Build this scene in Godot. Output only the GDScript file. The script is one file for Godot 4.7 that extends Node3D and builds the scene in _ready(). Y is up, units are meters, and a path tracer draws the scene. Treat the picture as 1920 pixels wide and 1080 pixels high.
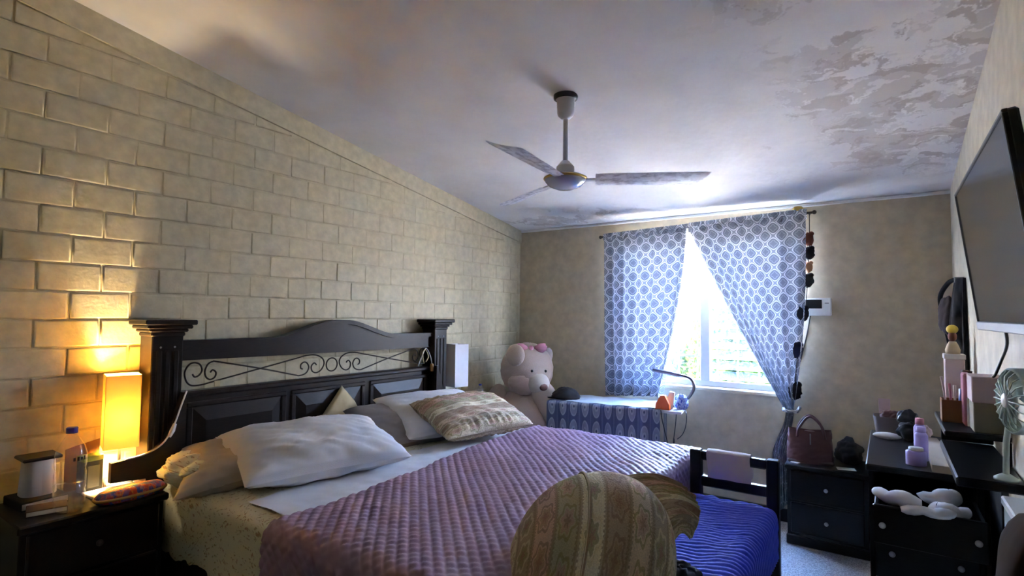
extends Node3D
# A bedroom: brick wall with a carved dark bed, window with printed curtains at the far end.

# ---------------------------------------------------------------- mesh builder
class MB:
	var v := PackedVector3Array()
	var uv := PackedVector2Array()
	var ix := PackedInt32Array()
	func vert(p: Vector3, t := Vector2.ZERO) -> int:
		v.append(p)
		uv.append(t)
		return v.size() - 1
	func tri(a: int, b: int, c: int) -> void:
		ix.append(a)
		ix.append(b)
		ix.append(c)
	# four points, counter-clockwise seen from outside
	func face(p: Array, t: Array = []) -> void:
		var b := v.size()
		for k in p.size():
			vert(p[k], t[k] if t.size() > k else Vector2(p[k].x + p[k].z, -p[k].y))
		for k in range(1, p.size() - 1):
			tri(b, b + k, b + k + 1)
	# du x dv points outwards
	func grid(nu: int, nv: int, f: Callable, us := 1.0, vs := 1.0) -> void:
		var b := v.size()
		for j in nv + 1:
			for i in nu + 1:
				var u := float(i) / nu
				var w := float(j) / nv
				vert(f.call(u, w), Vector2(u * us, w * vs))
		for j in nv:
			for i in nu:
				var a := b + j * (nu + 1) + i
				tri(a, a + 1, a + nu + 2)
				tri(a, a + nu + 2, a + nu + 1)
	# chamfered box between two corners
	func box(lo: Vector3, hi: Vector3, c := 0.004) -> void:
		var m := (lo + hi) * 0.5
		var h := (hi - lo) * 0.5
		c = minf(c, minf(h.x, minf(h.y, h.z)) * 0.9)
		if c <= 0.0:
			c = 0.0001
		var n := [Vector3.RIGHT, Vector3.UP, Vector3.BACK]
		for ax in 3:
			for s in [-1.0, 1.0]:
				var a: Vector3 = n[ax] * s
				var b: Vector3 = n[(ax + 1) % 3]
				var d: Vector3 = n[(ax + 2) % 3] * s
				var ctr: Vector3 = m + a * h[ax]
				var hb: Vector3 = b * (h[(ax + 1) % 3] - c)
				var hd: Vector3 = d * (h[(ax + 2) % 3] - c)
				face([ctr - hb - hd, ctr + hb - hd, ctr + hb + hd, ctr - hb + hd])
		for ax in 3:
			var a: Vector3 = n[ax]
			var i1 := (ax + 1) % 3
			var i2 := (ax + 2) % 3
			for s1 in [-1.0, 1.0]:
				for s2 in [-1.0, 1.0]:
					var p1: Vector3 = m + n[i1] * s1 * h[i1] + n[i2] * s2 * (h[i2] - c)
					var p2: Vector3 = m + n[i1] * s1 * (h[i1] - c) + n[i2] * s2 * h[i2]
					var e: Vector3 = a * (h[ax] - c)
					face(_out([p1 - e, p2 - e, p2 + e, p1 + e], n[i1] * s1 + n[i2] * s2))
		for sx in [-1.0, 1.0]:
			for sy in [-1.0, 1.0]:
				for sz in [-1.0, 1.0]:
					var s := Vector3(sx, sy, sz)
					var q := m + s * h
					face(_out([q - Vector3(0, sy * c, sz * c), q - Vector3(sx * c, 0, sz * c), q - Vector3(sx * c, sy * c, 0)], s))
	func _out(p: Array, d: Vector3) -> Array:
		if (p[1] - p[0]).cross(p[2] - p[0]).dot(d) < 0:
			p.reverse()
		return p
	# outline in the plane (a, b) pushed along c
	func prism(pts: Array, o: Vector3, a: Vector3, b: Vector3, c: Vector3, bevel := 0.0) -> void:
		var poly := PackedVector2Array(pts)
		if (a.cross(b).dot(c) > 0) == Geometry2D.is_polygon_clockwise(poly):
			poly.reverse()
		var ids := Geometry2D.triangulate_polygon(poly)
		var n := poly.size()
		for side in 2:
			var bs := v.size()
			for q in poly:
				vert(o + a * q.x + b * q.y + (c if side == 1 else Vector3.ZERO), q)
			var d := c if side == 1 else -c
			for k in range(0, ids.size(), 3):
				var i0 := bs + ids[k]
				var i1 := bs + ids[k + 1]
				var i2 := bs + ids[k + 2]
				if (v[i1] - v[i0]).cross(v[i2] - v[i0]).dot(d) < 0:
					tri(i0, i2, i1)
				else:
					tri(i0, i1, i2)
		for k in n:
			var p := poly[k]
			var q := poly[(k + 1) % n]
			var P := o + a * p.x + b * p.y
			var Q := o + a * q.x + b * q.y
			face([P, Q, Q + c, P + c])
	# profile of (radius, height) turned round y
	func lathe(prof: Array, sides := 24, o := Vector3.ZERO, sq := 0.0) -> void:
		var b := v.size()
		var n := prof.size()
		for j in n:
			for i in sides + 1:
				var an := TAU * i / sides
				var c := cos(an)
				var s := sin(an)
				if sq > 0.0:
					var k: float = pow(pow(absf(c), sq) + pow(absf(s), sq), -1.0 / sq)
					c *= k
					s *= k
				vert(o + Vector3(prof[j].x * c, prof[j].y, prof[j].x * s), Vector2(float(i) / sides, float(j) / maxf(1, n - 1)))
		for j in n - 1:
			for i in sides:
				var a := b + j * (sides + 1) + i
				tri(a, a + sides + 1, a + sides + 2)
				tri(a, a + sides + 2, a + 1)
	func tube(path: Array, r, sides := 8, cap := true) -> void:
		var n := path.size()
		var up := Vector3.UP
		var t0: Vector3 = (path[1] - path[0]).normalized()
		if absf(t0.dot(up)) > 0.9:
			up = Vector3.RIGHT
		var nx := t0.cross(up).normalized()
		var b := v.size()
		for j in n:
			var t: Vector3 = (path[mini(j + 1, n - 1)] - path[maxi(j - 1, 0)]).normalized()
			nx = (nx - t * nx.dot(t)).normalized()
			var ny := t.cross(nx)
			var rr: float = r[j] if r is Array else r
			for i in sides + 1:
				var an := TAU * i / sides
				vert(path[j] + (nx * cos(an) + ny * sin(an)) * rr, Vector2(float(i) / sides, float(j) / n))
		for j in n - 1:
			for i in sides:
				var a := b + j * (sides + 1) + i
				tri(a, a + 1, a + sides + 2)
				tri(a, a + sides + 2, a + sides + 1)
		if cap:
			for e in 2:
				var j := 0 if e == 0 else n - 1
				var c0 := vert(path[j])
				for i in sides:
					var a := b + j * (sides + 1) + i
					if e == 0:
						tri(c0, a + 1, a)
					else:
						tri(c0, a, a + 1)
	func ball(o: Vector3, r: Vector3, nu := 24, nv := 16, f = null) -> void:
		grid(nu, nv, func(u, w):
			var th: float = PI * (1.0 - w)
			var ph: float = -TAU * u
			var d := Vector3(sin(th) * cos(ph), cos(th), sin(th) * sin(ph))
			var k: float = 1.0
			if f != null:
				k = f.call(d)
			return o + d * r * k)
	func moved(t: Transform3D, from := 0) -> void:
		for k in range(from, v.size()):
			v[k] = t * v[k]
	func done(smooth := false) -> ArrayMesh:
		var nn := PackedVector3Array()
		nn.resize(v.size())
		var acc := {}
		for k in range(0, ix.size(), 3):
			var a := ix[k]
			var b := ix[k + 1]
			var c := ix[k + 2]
			var n := (v[b] - v[a]).cross(v[c] - v[a])
			nn[a] += n
			nn[b] += n
			nn[c] += n
		if smooth:
			for k in v.size():
				var key := Vector3i((v[k] * 20000.0).round())
				acc[key] = acc.get(key, Vector3.ZERO) + nn[k]
			for k in v.size():
				nn[k] = acc[Vector3i((v[k] * 20000.0).round())]
		var out := PackedInt32Array()
		out.resize(ix.size())
		for k in range(0, ix.size(), 3):
			out[k] = ix[k]
			out[k + 1] = ix[k + 2]
			out[k + 2] = ix[k + 1]
		for k in nn.size():
			nn[k] = nn[k].normalized() if nn[k].length_squared() > 1e-24 else Vector3.UP
		var ar := []
		ar.resize(Mesh.ARRAY_MAX)
		ar[Mesh.ARRAY_VERTEX] = v
		ar[Mesh.ARRAY_NORMAL] = nn
		ar[Mesh.ARRAY_TEX_UV] = uv
		ar[Mesh.ARRAY_INDEX] = out
		var m := ArrayMesh.new()
		m.add_surface_from_arrays(Mesh.PRIMITIVE_TRIANGLES, ar)
		return m

# ---------------------------------------------------------------- helpers
var used := {}
var mats := {}
var nz := FastNoiseLite.new()

func numbered(n: String) -> String:
	if not used.has(n):
		used[n] = 0
		return n
	used[n] += 1
	return "%s_%03d" % [n, used[n]]

func obj(called: String, mesh: Mesh, m: Material, parent: Node = null) -> MeshInstance3D:
	var o := MeshInstance3D.new()
	o.mesh = mesh
	o.material_override = m
	if parent == null:
		o.name = numbered(called)
		add_child(o)
	else:
		o.name = called
		parent.add_child(o, true)
	return o

func tag(o: Node, label: String, category: String, group := "") -> Node:
	o.set_meta("label", label)
	o.set_meta("category", category)
	if group:
		o.set_meta("group", group)
	return o

func struct(o: Node, label: String) -> Node:
	o.set_meta("kind", "structure")
	o.set_meta("label", label)
	return o

func thing(called: String, label: String, category: String, at := Vector3.ZERO, turn := 0.0, group := "") -> Node3D:
	var o := Node3D.new()
	o.name = numbered(called)
	add_child(o)
	o.position = at
	o.rotation.y = turn
	tag(o, label, category, group)
	return o

func bx(lo: Vector3, hi: Vector3, c := 0.004) -> ArrayMesh:
	var m := MB.new()
	m.box(lo, hi, c)
	return m.done()

func bxc(ctr: Vector3, size: Vector3, c := 0.004) -> ArrayMesh:
	return bx(ctr - size * 0.5, ctr + size * 0.5, c)

func tubem(path: Array, r, sides := 8) -> ArrayMesh:
	var m := MB.new()
	m.tube(path, r, sides)
	return m.done(true)

func spline(pts: Array, n := 8) -> Array:
	var c := Curve3D.new()
	for k in pts.size():
		var a: Vector3 = pts[maxi(k - 1, 0)]
		var b: Vector3 = pts[mini(k + 1, pts.size() - 1)]
		var t := (b - a) / 6.0
		c.add_point(pts[k], -t, t)
	var out := []
	for k in pts.size() - 1:
		for j in n:
			out.append(c.sample(k, float(j) / n))
	out.append(pts[-1])
	return out

func S(r: int, g: int, b: int) -> Color:
	return Color(r / 255.0, g / 255.0, b / 255.0)

func mat(called: String, col: Color, rough := 0.7, opt := {}) -> StandardMaterial3D:
	var m := StandardMaterial3D.new()
	m.resource_name = called
	m.albedo_color = col
	m.roughness = rough
	for k in opt:
		m.set(k, opt[k])
	mats[called] = m
	return m

func noise_tex(freq: float, size := 256, lo := Color.BLACK, hi := Color.WHITE, oct := 4, normal := false, sd := 1) -> NoiseTexture2D:
	var n := FastNoiseLite.new()
	n.seed = sd
	n.frequency = freq
	n.noise_type = FastNoiseLite.TYPE_SIMPLEX_SMOOTH
	n.fractal_octaves = oct
	var t := NoiseTexture2D.new()
	t.noise = n
	t.width = size
	t.height = size
	t.seamless = true
	if normal:
		t.as_normal_map = true
		t.bump_strength = 6.0
	else:
		var g := Gradient.new()
		g.set_color(0, lo)
		g.set_color(1, hi)
		t.color_ramp = g
	return t

func img_tex(w: int, h: int, f: Callable) -> ImageTexture:
	var im := Image.create(w, h, false, Image.FORMAT_RGB8)
	for y in h:
		for x in w:
			im.set_pixel(x, y, f.call(float(x) / w, float(y) / h))
	return ImageTexture.create_from_image(im)

func tiled(n: FastNoiseLite, u: float, w: float, k: float) -> float:
	# noise that repeats in the unit square
	return n.get_noise_3d(cos(TAU * u) * k, sin(TAU * u) * k + cos(TAU * w) * k * 1.7, sin(TAU * w) * k)

# room measures
const ZB := -4.323
const ZF := 0.95
func ceil_y(z: float) -> float:
	return 2.2525 + 0.153 * (z - ZB)
func right_x(z: float) -> float:
	return 3.247

func _ready() -> void:
	var cam := Camera3D.new()
	cam.name = "camera"
	add_child(cam)
	cam.position = Vector3(2.904, 1.445, 0)
	cam.rotation = Vector3(0.0487, 0.6062, 0.0109)
	cam.fov = 56.14
	cam.near = 0.02
	cam.far = 200.0
	cam.current = true
	var sky_m := ProceduralSkyMaterial.new()
	sky_m.sky_top_color = S(120, 160, 225)
	sky_m.sky_horizon_color = S(222, 232, 245)
	sky_m.sky_curve = 0.15
	sky_m.ground_bottom_color = S(150, 145, 135)
	sky_m.ground_horizon_color = S(200, 205, 208)
	sky_m.sky_energy_multiplier = 1.0
	var sky := Sky.new()
	sky.sky_material = sky_m
	var env := Environment.new()
	env.background_mode = Environment.BG_SKY
	env.sky = sky
	env.background_energy_multiplier = 26.0
	env.tonemap_mode = Environment.TONE_MAPPER_LINEAR
	env.tonemap_exposure = 8.2
	env.sdfgi_enabled = true
	env.ssao_enabled = true
	env.ssil_enabled = true
	var we := WorldEnvironment.new()
	we.name = "world_environment"
	we.environment = env
	add_child(we)
	var sun := DirectionalLight3D.new()
	sun.name = "sun"
	sun.light_color = S(255, 242, 222)
	sun.light_energy = 20.0
	sun.light_angular_distance = 0.6
	sun.shadow_enabled = true
	add_child(sun)
	sun.look_at_from_position(Vector3.ZERO, Vector3(0.5, -0.8, -0.22), Vector3.UP)

	nz.seed = 7
	nz.frequency = 1.0
	nz.fractal_octaves = 4
	make_materials()
	build_shell()
	build_outside()
	build_window()
	build_bed()
	build_bedding()
	build_bench()
	build_near_nightstand()
	build_far_side()
	build_bear()
	build_table()
	build_fan()
	build_tv()
	build_right_side()

func make_materials() -> void:
	var fine := noise_tex(0.02, 512, Color(0.88, 0.88, 0.88), Color(1, 1, 1), 5, false, 3)
	var rough_n := noise_tex(0.05, 512, Color.BLACK, Color.WHITE, 4, true, 5)
	var soft_n := noise_tex(0.012, 512, Color.BLACK, Color.WHITE, 3, true, 6)
	mat("cream_paint", S(206, 191, 160), 0.62, {"albedo_texture": fine, "uv1_triplanar": true, "uv1_world_triplanar": true, "uv1_scale": Vector3.ONE * 0.9, "normal_enabled": true, "normal_texture": soft_n, "normal_scale": 0.35})
	mat("brick_paint", S(212, 200, 167), 0.55, {"albedo_texture": fine, "uv1_triplanar": true, "uv1_world_triplanar": true, "uv1_scale": Vector3.ONE * 1.3, "normal_enabled": true, "normal_texture": rough_n, "normal_scale": 0.12})
	mat("right_paint", S(214, 205, 182), 0.6, {"albedo_texture": fine, "uv1_triplanar": true, "uv1_world_triplanar": true, "uv1_scale": Vector3.ONE * 0.8, "normal_enabled": true, "normal_texture": soft_n, "normal_scale": 0.3})
	mat("white_paint", S(225, 222, 218), 0.6)
	var grain := noise_tex(0.03, 512, Color(0.62, 0.58, 0.56), Color(1, 1, 1), 5, false, 9)
	mat("dark_wood", S(40, 27, 21), 0.4, {"albedo_texture": grain, "uv1_triplanar": true, "uv1_scale": Vector3(6, 14, 1.2), "metallic_specular": 0.34})
	mat("black_wood", S(24, 20, 21), 0.38, {"metallic_specular": 0.35, "albedo_texture": grain, "uv1_triplanar": true, "uv1_scale": Vector3(1.5, 12, 12)})
	mat("navy_wood", S(22, 20, 27), 0.32, {"metallic_specular": 0.4, "albedo_texture": grain, "uv1_triplanar": true, "uv1_scale": Vector3(1.5, 12, 12)})
	mat("iron", S(52, 42, 36), 0.45, {"metallic": 0.6})
	mat("steel", S(150, 150, 150), 0.3, {"metallic": 0.9})
	mat("white_plastic", S(222, 222, 218), 0.35)
	mat("black_plastic", S(22, 22, 24), 0.3)
	mat("dark_cloth", S(26, 24, 27), 0.95)
	var weave := noise_tex(0.18, 512, Color.BLACK, Color.WHITE, 2, true, 12)
	mat("white_cotton", S(222, 222, 226), 0.9, {"normal_enabled": true, "normal_texture": weave, "normal_scale": 0.12, "uv1_scale": Vector3.ONE * 3.0})
	mat("grey_cotton", S(150, 143, 142), 0.9, {"normal_enabled": true, "normal_texture": weave, "normal_scale": 0.12, "uv1_scale": Vector3.ONE * 3.0})
	mat("taupe_cotton", S(190, 176, 162), 0.9, {"normal_enabled": true, "normal_texture": weave, "normal_scale": 0.12, "uv1_scale": Vector3.ONE * 3.0})
	mat("cream_cotton", S(205, 186, 145), 0.9)
	mat("quilt", S(158, 126, 150), 0.5, {"rim_enabled": true, "rim": 0.3})
	mat("blue_plush", S(48, 68, 208), 0.7, {"rim_enabled": true, "rim": 0.5})
	mat("plush", S(184, 163, 148), 0.98, {"normal_enabled": true, "normal_texture": rough_n, "normal_scale": 0.8, "uv1_triplanar": true, "uv1_scale": Vector3.ONE * 5.0, "rim_enabled": true, "rim": 0.4})
	mat("muzzle", S(205, 192, 180), 0.98, {"normal_enabled": true, "normal_texture": rough_n, "normal_scale": 0.8, "uv1_triplanar": true, "uv1_scale": Vector3.ONE * 5.0})
	# curtain print: pale lattice on grey
	mat("curtain", Color.WHITE, 0.9, {"albedo_texture": img_tex(192, 192, func(u, w):
		var f: float = cos(TAU * u) + cos(TAU * w)
		var a: float = absf(f)
		# petals inside each cell
		var pu: float = fposmod(u + (0.0 if f > 0.0 else 0.5) + 0.5, 1.0) - 0.5
		var pw: float = fposmod(w + (0.0 if f > 0.0 else 0.5) + 0.5, 1.0) - 0.5
		var an: float = atan2(pw, pu)
		var rr: float = Vector2(pu, pw).length()
		var petal: float = 0.19 + 0.035 * cos(4.0 * an)
		var c := S(128, 132, 143)
		if a < 0.16:
			c = S(150, 154, 164)
		elif a < 0.54:
			c = S(228, 230, 234)
		elif absf(rr - petal) < 0.016:
			c = S(178, 182, 190)
		return c), "backlight_enabled": true, "backlight": Color(0.3, 0.31, 0.33)})
	# fitted sheet: small flowers on cream
	nz.seed = 21
	mat("floral", Color.WHITE, 0.9, {"albedo_texture": img_tex(384, 384, func(u, w):
		var c := S(226, 222, 198)
		var a: float = tiled(nz, u, w, 2.2)
		var b: float = tiled(nz, u + 0.37, w + 0.11, 5.0)
		if a > 0.12 and b > 0.16:
			c = S(172, 166, 128) if a < 0.27 else S(186, 156, 130)
		elif a > 0.0 and b > 0.26:
			c = S(206, 202, 172)
		return c), "normal_enabled": true, "normal_texture": weave, "normal_scale": 0.1})
	# scatter cushions: faded tapestry bands
	nz.seed = 33
	var bands := [S(218, 204, 172), S(176, 156, 130), S(216, 182, 162), S(190, 182, 150), S(232, 224, 200), S(186, 164, 140), S(222, 202, 176), S(172, 158, 138)]
	var tapestry := img_tex(512, 512, func(u, w):
		var x: float = u * 9.0 + 0.05 * sin(TAU * w)
		var k := (int(floor(x)) % 8 + 8) % 8
		var c: Color = bands[k]
		# ornaments woven into the bands
		var px: float = fposmod(x, 1.0) - 0.5
		var py: float = fposmod(w * 5.0 + k * 0.37, 1.0) - 0.5
		var e: float = Vector2(px / 0.4, py / 0.42).length() + 0.12 * sin(6.0 * atan2(py, px))
		if e < 0.3:
			c = c.lerp(S(146, 108, 92), 0.6)
		elif e < 0.62:
			c = c.lerp([S(190, 150, 134), S(150, 142, 104), S(168, 142, 114)][k % 3], 0.6)
		elif absf(e - 0.85) < 0.1:
			c = c.lerp([S(150, 138, 98), S(222, 210, 174), S(146, 120, 104)][k % 3], 0.6)
		var edge: float = absf(fposmod(x, 1.0) - 0.5)
		if edge > 0.44:
			c = c.lerp(S(150, 130, 104), 0.6)
		elif edge > 0.4 and fposmod(w * 60.0, 1.0) < 0.5:
			c = c.lerp(S(126, 104, 84), 0.5)
		return c * (1.0 + 0.14 * nz.get_noise_2d(u * 150.0, w * 150.0)))
	mat("tapestry", Color.WHITE, 0.95, {"albedo_texture": tapestry, "normal_enabled": true, "normal_texture": weave, "normal_scale": 0.15})
	# table cloth: rows of medallions
	mat("print_cloth", Color.WHITE, 0.9, {"albedo_texture": img_tex(128, 256, func(u, w):
		var c := S(138, 142, 156)
		var x: float = absf(u - 0.5) * 2.0
		var y: float = fposmod(w * 3.0, 1.0)
		var e: float = Vector2(x / 0.62, (y - 0.5) / 0.42).length()
		if e > 1.0:
			c = S(84, 92, 118)
		if absf(e - 0.95) < 0.09:
			c = S(158, 162, 172)
		if Vector2(x / 0.3, (y - 0.5) / 0.16).length() < 1.0:
			c = S(164, 166, 174)
		if Vector2(x / 0.12, (y - 0.5) / 0.06).length() < 1.0:
			c = S(80, 88, 112)
		if x > 0.9:
			c = S(104, 112, 134)
		return c)})
	mat("orange_pack", S(238, 108, 28), 0.4)
	mat("card_brown", S(142, 98, 62), 0.8)
	mat("card_white", S(214, 208, 205), 0.6)
	mat("pinkish", S(196, 172, 172), 0.6)
	mat("lilac", S(176, 160, 222), 0.5)
	mat("leather_brown", S(74, 50, 42), 0.75)
	mat("bag_maroon", S(92, 58, 56), 0.55)
	mat("rose", S(196, 134, 152), 0.9)
	mat("clear", Color(0.9, 0.95, 1.0, 0.02), 0.03, {"transparency": BaseMaterial3D.TRANSPARENCY_ALPHA})
	mat("bottle_clear", Color(0.92, 0.96, 1.0, 0.045), 0.05, {"transparency": BaseMaterial3D.TRANSPARENCY_ALPHA})
	mat("louver_glass", Color(0.7, 0.8, 0.85, 0.07), 0.05, {"transparency": BaseMaterial3D.TRANSPARENCY_ALPHA})
	mat("blue_cap", S(52, 66, 150), 0.4)

# ---------------------------------------------------------------- the room
func build_shell() -> void:
	# floor
	nz.seed = 4
	var fl := mat("terrazzo", Color.WHITE, 0.45, {"albedo_texture": img_tex(512, 512, func(u, w):
		var a: float = tiled(nz, u, w, 14.0)
		var b: float = tiled(nz, u + 0.4, w + 0.2, 9.0)
		var c := S(158, 156, 156)
		if a > 0.12:
			c = S(120, 118, 122)
		elif a < -0.16:
			c = S(190, 186, 182)
		if b > 0.26:
			c = S(96, 94, 100)
		return c), "uv1_triplanar": true, "uv1_world_triplanar": true, "uv1_scale": Vector3.ONE * 1.6})
	struct(obj("floor", bx(Vector3(-0.15, -0.12, ZB - 0.15), Vector3(3.45, 0, ZF + 0.15), 0.0), fl), "speckled grey terrazzo floor")
	# ceiling, sloping down to the window wall
	nz.seed = 11
	nz.fractal_octaves = 5
	var W := 760
	var H := 1180
	var im := Image.create(W, H, false, Image.FORMAT_RGB8)
	var base := S(226, 221, 217)
	for j in H:
		for i in W:
			var x := 3.4 * i / W
			var z := -4.45 + 5.55 * j / H
			var c := base * (1.0 + 0.03 * nz.get_noise_2d(x * 3.0, z * 3.0))
			# damp patch along the right-hand side
			var mk := minf(smoothstep(2.25, 2.9, x + 0.25 * nz.get_noise_2d(x * 1.7 + 9.0, z * 1.7)), smoothstep(-4.15, -3.7, z)) * (1.0 - smoothstep(-1.9, -1.3, z))
			# and one in the corner over the headboard side of the window
			var ex := (x - 0.62) / 0.75
			var ez := (z + 4.12) / 0.24
			var m2 := 1.15 * clampf(1.3 - sqrt(ex * ex + ez * ez), 0.0, 1.0)
			var k := maxf(mk, m2)
			if k > 0.02:
				var wx := x + 0.1 * nz.get_noise_2d(x * 5.0 + 50.0, z * 5.0)
				var wz := z + 0.1 * nz.get_noise_2d(x * 5.0, z * 5.0 + 70.0)
				var a := nz.get_noise_2d(wx * 1.7, wz * 2.6) + 0.2 * (k - 0.8)
				var b := nz.get_noise_2d(wx * 4.0 + 31.0, wz * 7.0)
				if a > 0.06:
					c = c.lerp(S(197, 190, 184), 0.9 * k)
				elif a > 0.02:
					c = c.lerp(S(232, 228, 224), k)
				elif a > -0.06:
					c = c.lerp(S(210, 204, 200), 0.8 * k)
				if b > 0.2 and a > -0.1:
					c = c.lerp(S(178, 168, 160), 0.75 * k)
				elif b < -0.3:
					c = c.lerp(S(228, 223, 219), 0.8 * k)
			im.set_pixel(i, j, c)
	nz.fractal_octaves = 4
	var cm := mat("ceiling_plaster", Color.WHITE, 0.85, {"albedo_texture": ImageTexture.create_from_image(im), "normal_enabled": true, "normal_texture": noise_tex(0.03, 512, Color.BLACK, Color.WHITE, 4, true, 15), "normal_scale": 0.15})
	var cb := MB.new()
	var z0 := ZB - 0.1
	var z1 := ZF + 0.1
	var q := func(x: float, z: float): return Vector2(x / 3.4, (z + 4.45) / 5.55)
	var A := Vector3(-0.1, ceil_y(z0), z0)
	var B := Vector3(3.4, ceil_y(z0), z0)
	var Cc := Vector3(3.4, ceil_y(z1), z1)
	var D := Vector3(-0.1, ceil_y(z1), z1)
	var up := Vector3(0, 0.12, 0)
	cb.face([A, B, Cc, D], [q.call(A.x, A.z), q.call(B.x, B.z), q.call(Cc.x, Cc.z), q.call(D.x, D.z)])
	var zz := [Vector2(0.02, 0.9), Vector2(0.03, 0.9), Vector2(0.03, 0.91), Vector2(0.02, 0.91)]
	cb.face([D + up, Cc + up, B + up, A + up], zz)
	cb.face([B, A, A + up, B + up], zz)
	cb.face([D, Cc, Cc + up, D + up], zz)
	cb.face([Cc, B, B + up, Cc + up], zz)
	cb.face([A, D, D + up, A + up], zz)
	struct(obj("ceiling", cb.done(), cm), "sloping white plaster ceiling with damp stains and peeling paint")
	# left wall: bed joints are the backing, each brick a piece of its own
	var wl := MB.new()
	wl.prism([Vector2(ZB - 0.15, -0.1), Vector2(ZF + 0.15, -0.1), Vector2(ZF + 0.15, ceil_y(ZF + 0.15) + 0.05), Vector2(ZB - 0.15, ceil_y(ZB - 0.15) + 0.05)], Vector3.ZERO, Vector3.BACK, Vector3.UP, Vector3(-0.15, 0, 0))
	var left := obj("wall_left", wl.done(), mats.brick_paint)
	struct(left, "cream painted brick wall behind the bed")
	var bm := MB.new()
	bm.prism([Vector2(ZB, ceil_y(ZB) - 0.115), Vector2(ZF, ceil_y(ZF) - 0.115), Vector2(ZF, ceil_y(ZF) + 0.01), Vector2(ZB, ceil_y(ZB) + 0.01)], Vector3.ZERO, Vector3.BACK, Vector3.UP, Vector3(0.014, 0, 0))
	obj("top_band", bm.done(), mats.brick_paint, left)
	var rng := RandomNumberGenerator.new()
	rng.seed = 5
	var BW := 0.2295
	var BH := 0.1207
	var y0 := 1.4017
	var zj := -0.828
	var variants := []
	for k in 5:
		variants.append(brick_mesh(BW, BH, BH, rng))
	for r in range(-8, 12):
		var yb := y0 + r * BH
		var off := 0.5 if posmod(r, 2) == 1 else 0.0
		for i in range(-3, 17):
			var zl := zj - (i + off) * BW
			var zr := zl - BW
			if zl <= ZB + 0.02 or zl > -0.1:
				continue
			# nothing of the wall shows behind the headboard
			if yb + BH < 1.1 and zl < -1.25 and zr > -3.0:
				continue
			if yb < 0.6 and zl < -1.1 and zr > -3.4:
				continue
			var cut := maxf(zr, ZB + 0.004)
			var tl := ceil_y(zl) - 0.117 - yb
			var tr := ceil_y(cut) - 0.117 - yb
			if minf(tl, tr) < 0.02:
				continue
			var m: Mesh
			if tl < BH or tr < BH or cut > zr:
				m = brick_mesh(zl - cut, minf(tl, BH), minf(tr, BH), rng)
			else:
				m = variants[rng.randi() % 5]
			var o := obj("brick", m, mats.brick_paint, left)
			o.position = Vector3(rng.randf_range(-0.0015, 0.0015), yb, zl)
	# window wall
	var wb := MB.new()
	var wt := -0.15
	for s in [[-0.15, WX0, -0.1, 2.4], [WX1, 3.5, -0.1, 2.4], [WX0, WX1, -0.1, WY0], [WX0, WX1, WY1, 2.4]]:
		wb.box(Vector3(s[0], s[2], ZB + wt), Vector3(s[1], s[3], ZB), 0.0)
	struct(obj("wall_back", wb.done(), mats.cream_paint), "cream plastered wall with the window")
	var wr := MB.new()
	wr.prism([Vector2(right_x(ZB - 0.15), ZB - 0.15), Vector2(right_x(ZF + 0.15), ZF + 0.15), Vector2(3.45, ZF + 0.15), Vector2(3.45, ZB - 0.15)], Vector3(0, -0.1, 0), Vector3.RIGHT, Vector3.BACK, Vector3(0, 3.3, 0))
	struct(obj("wall_right", wr.done(), mats.right_paint), "pale plastered wall that carries the television")
	struct(obj("wall_front", bx(Vector3(-0.15, -0.1, ZF), Vector3(3.45, 3.3, ZF + 0.15), 0.0), mats.cream_paint), "cream plastered wall opposite the window")
	struct(obj("baseboard_back", bx(Vector3(0.0, 0, ZB), Vector3(3.26, 0.09, ZB + 0.015), 0.003), mats.navy_wood), "dark skirting below the window wall")
	struct(obj("trim_1", bx(Vector3(0.02, ceil_y(ZB) - 0.022, ZB), Vector3(3.26, ceil_y(ZB) - 0.001, ZB + 0.02), 0.004), mats.white_paint), "thin white strip where ceiling and window wall meet")

const WX0 := 1.06
const WX1 := 2.34
const WY0 := 0.90
const WY1 := 2.07

func brick_mesh(w: float, hl: float, hr: float, rng: RandomNumberGenerator) -> ArrayMesh:
	# local: z runs to -w, y up, x out of the wall
	var m := MB.new()
	var g := 0.0036
	var j := func(): return rng.randf_range(-0.0018, 0.0018)
	var out := [Vector2(-g + j.call(), g + j.call()), Vector2(-w + g + j.call(), g + j.call()), Vector2(-w + g + j.call(), hr - g + j.call()), Vector2(-g + j.call(), hl - g + j.call())]
	var rings := [[0.0, -0.002], [0.0, 0.002], [0.003, 0.0052], [0.008, 0.0062]]
	var ctr := Vector2(-w * 0.5, (hl + hr) * 0.25)
	for r in rings:
		for k in 4:
			var d: Vector2 = ctr - out[k]
			var p: Vector2 = out[k] + Vector2(signf(d.x), signf(d.y)) * r[0]
			# one extra point on the long sides keeps the edges wavy
			m.vert(Vector3(r[1], p.y, p.x), p)
	for r in 3:
		for k in 4:
			var a := r * 4 + k
			var b := r * 4 + (k + 1) % 4
			m.tri(a, b, b + 4)
			m.tri(a, b + 4, a + 4)
	m.tri(12, 13, 14)
	m.tri(12, 14, 15)
	return m.done()

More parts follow.
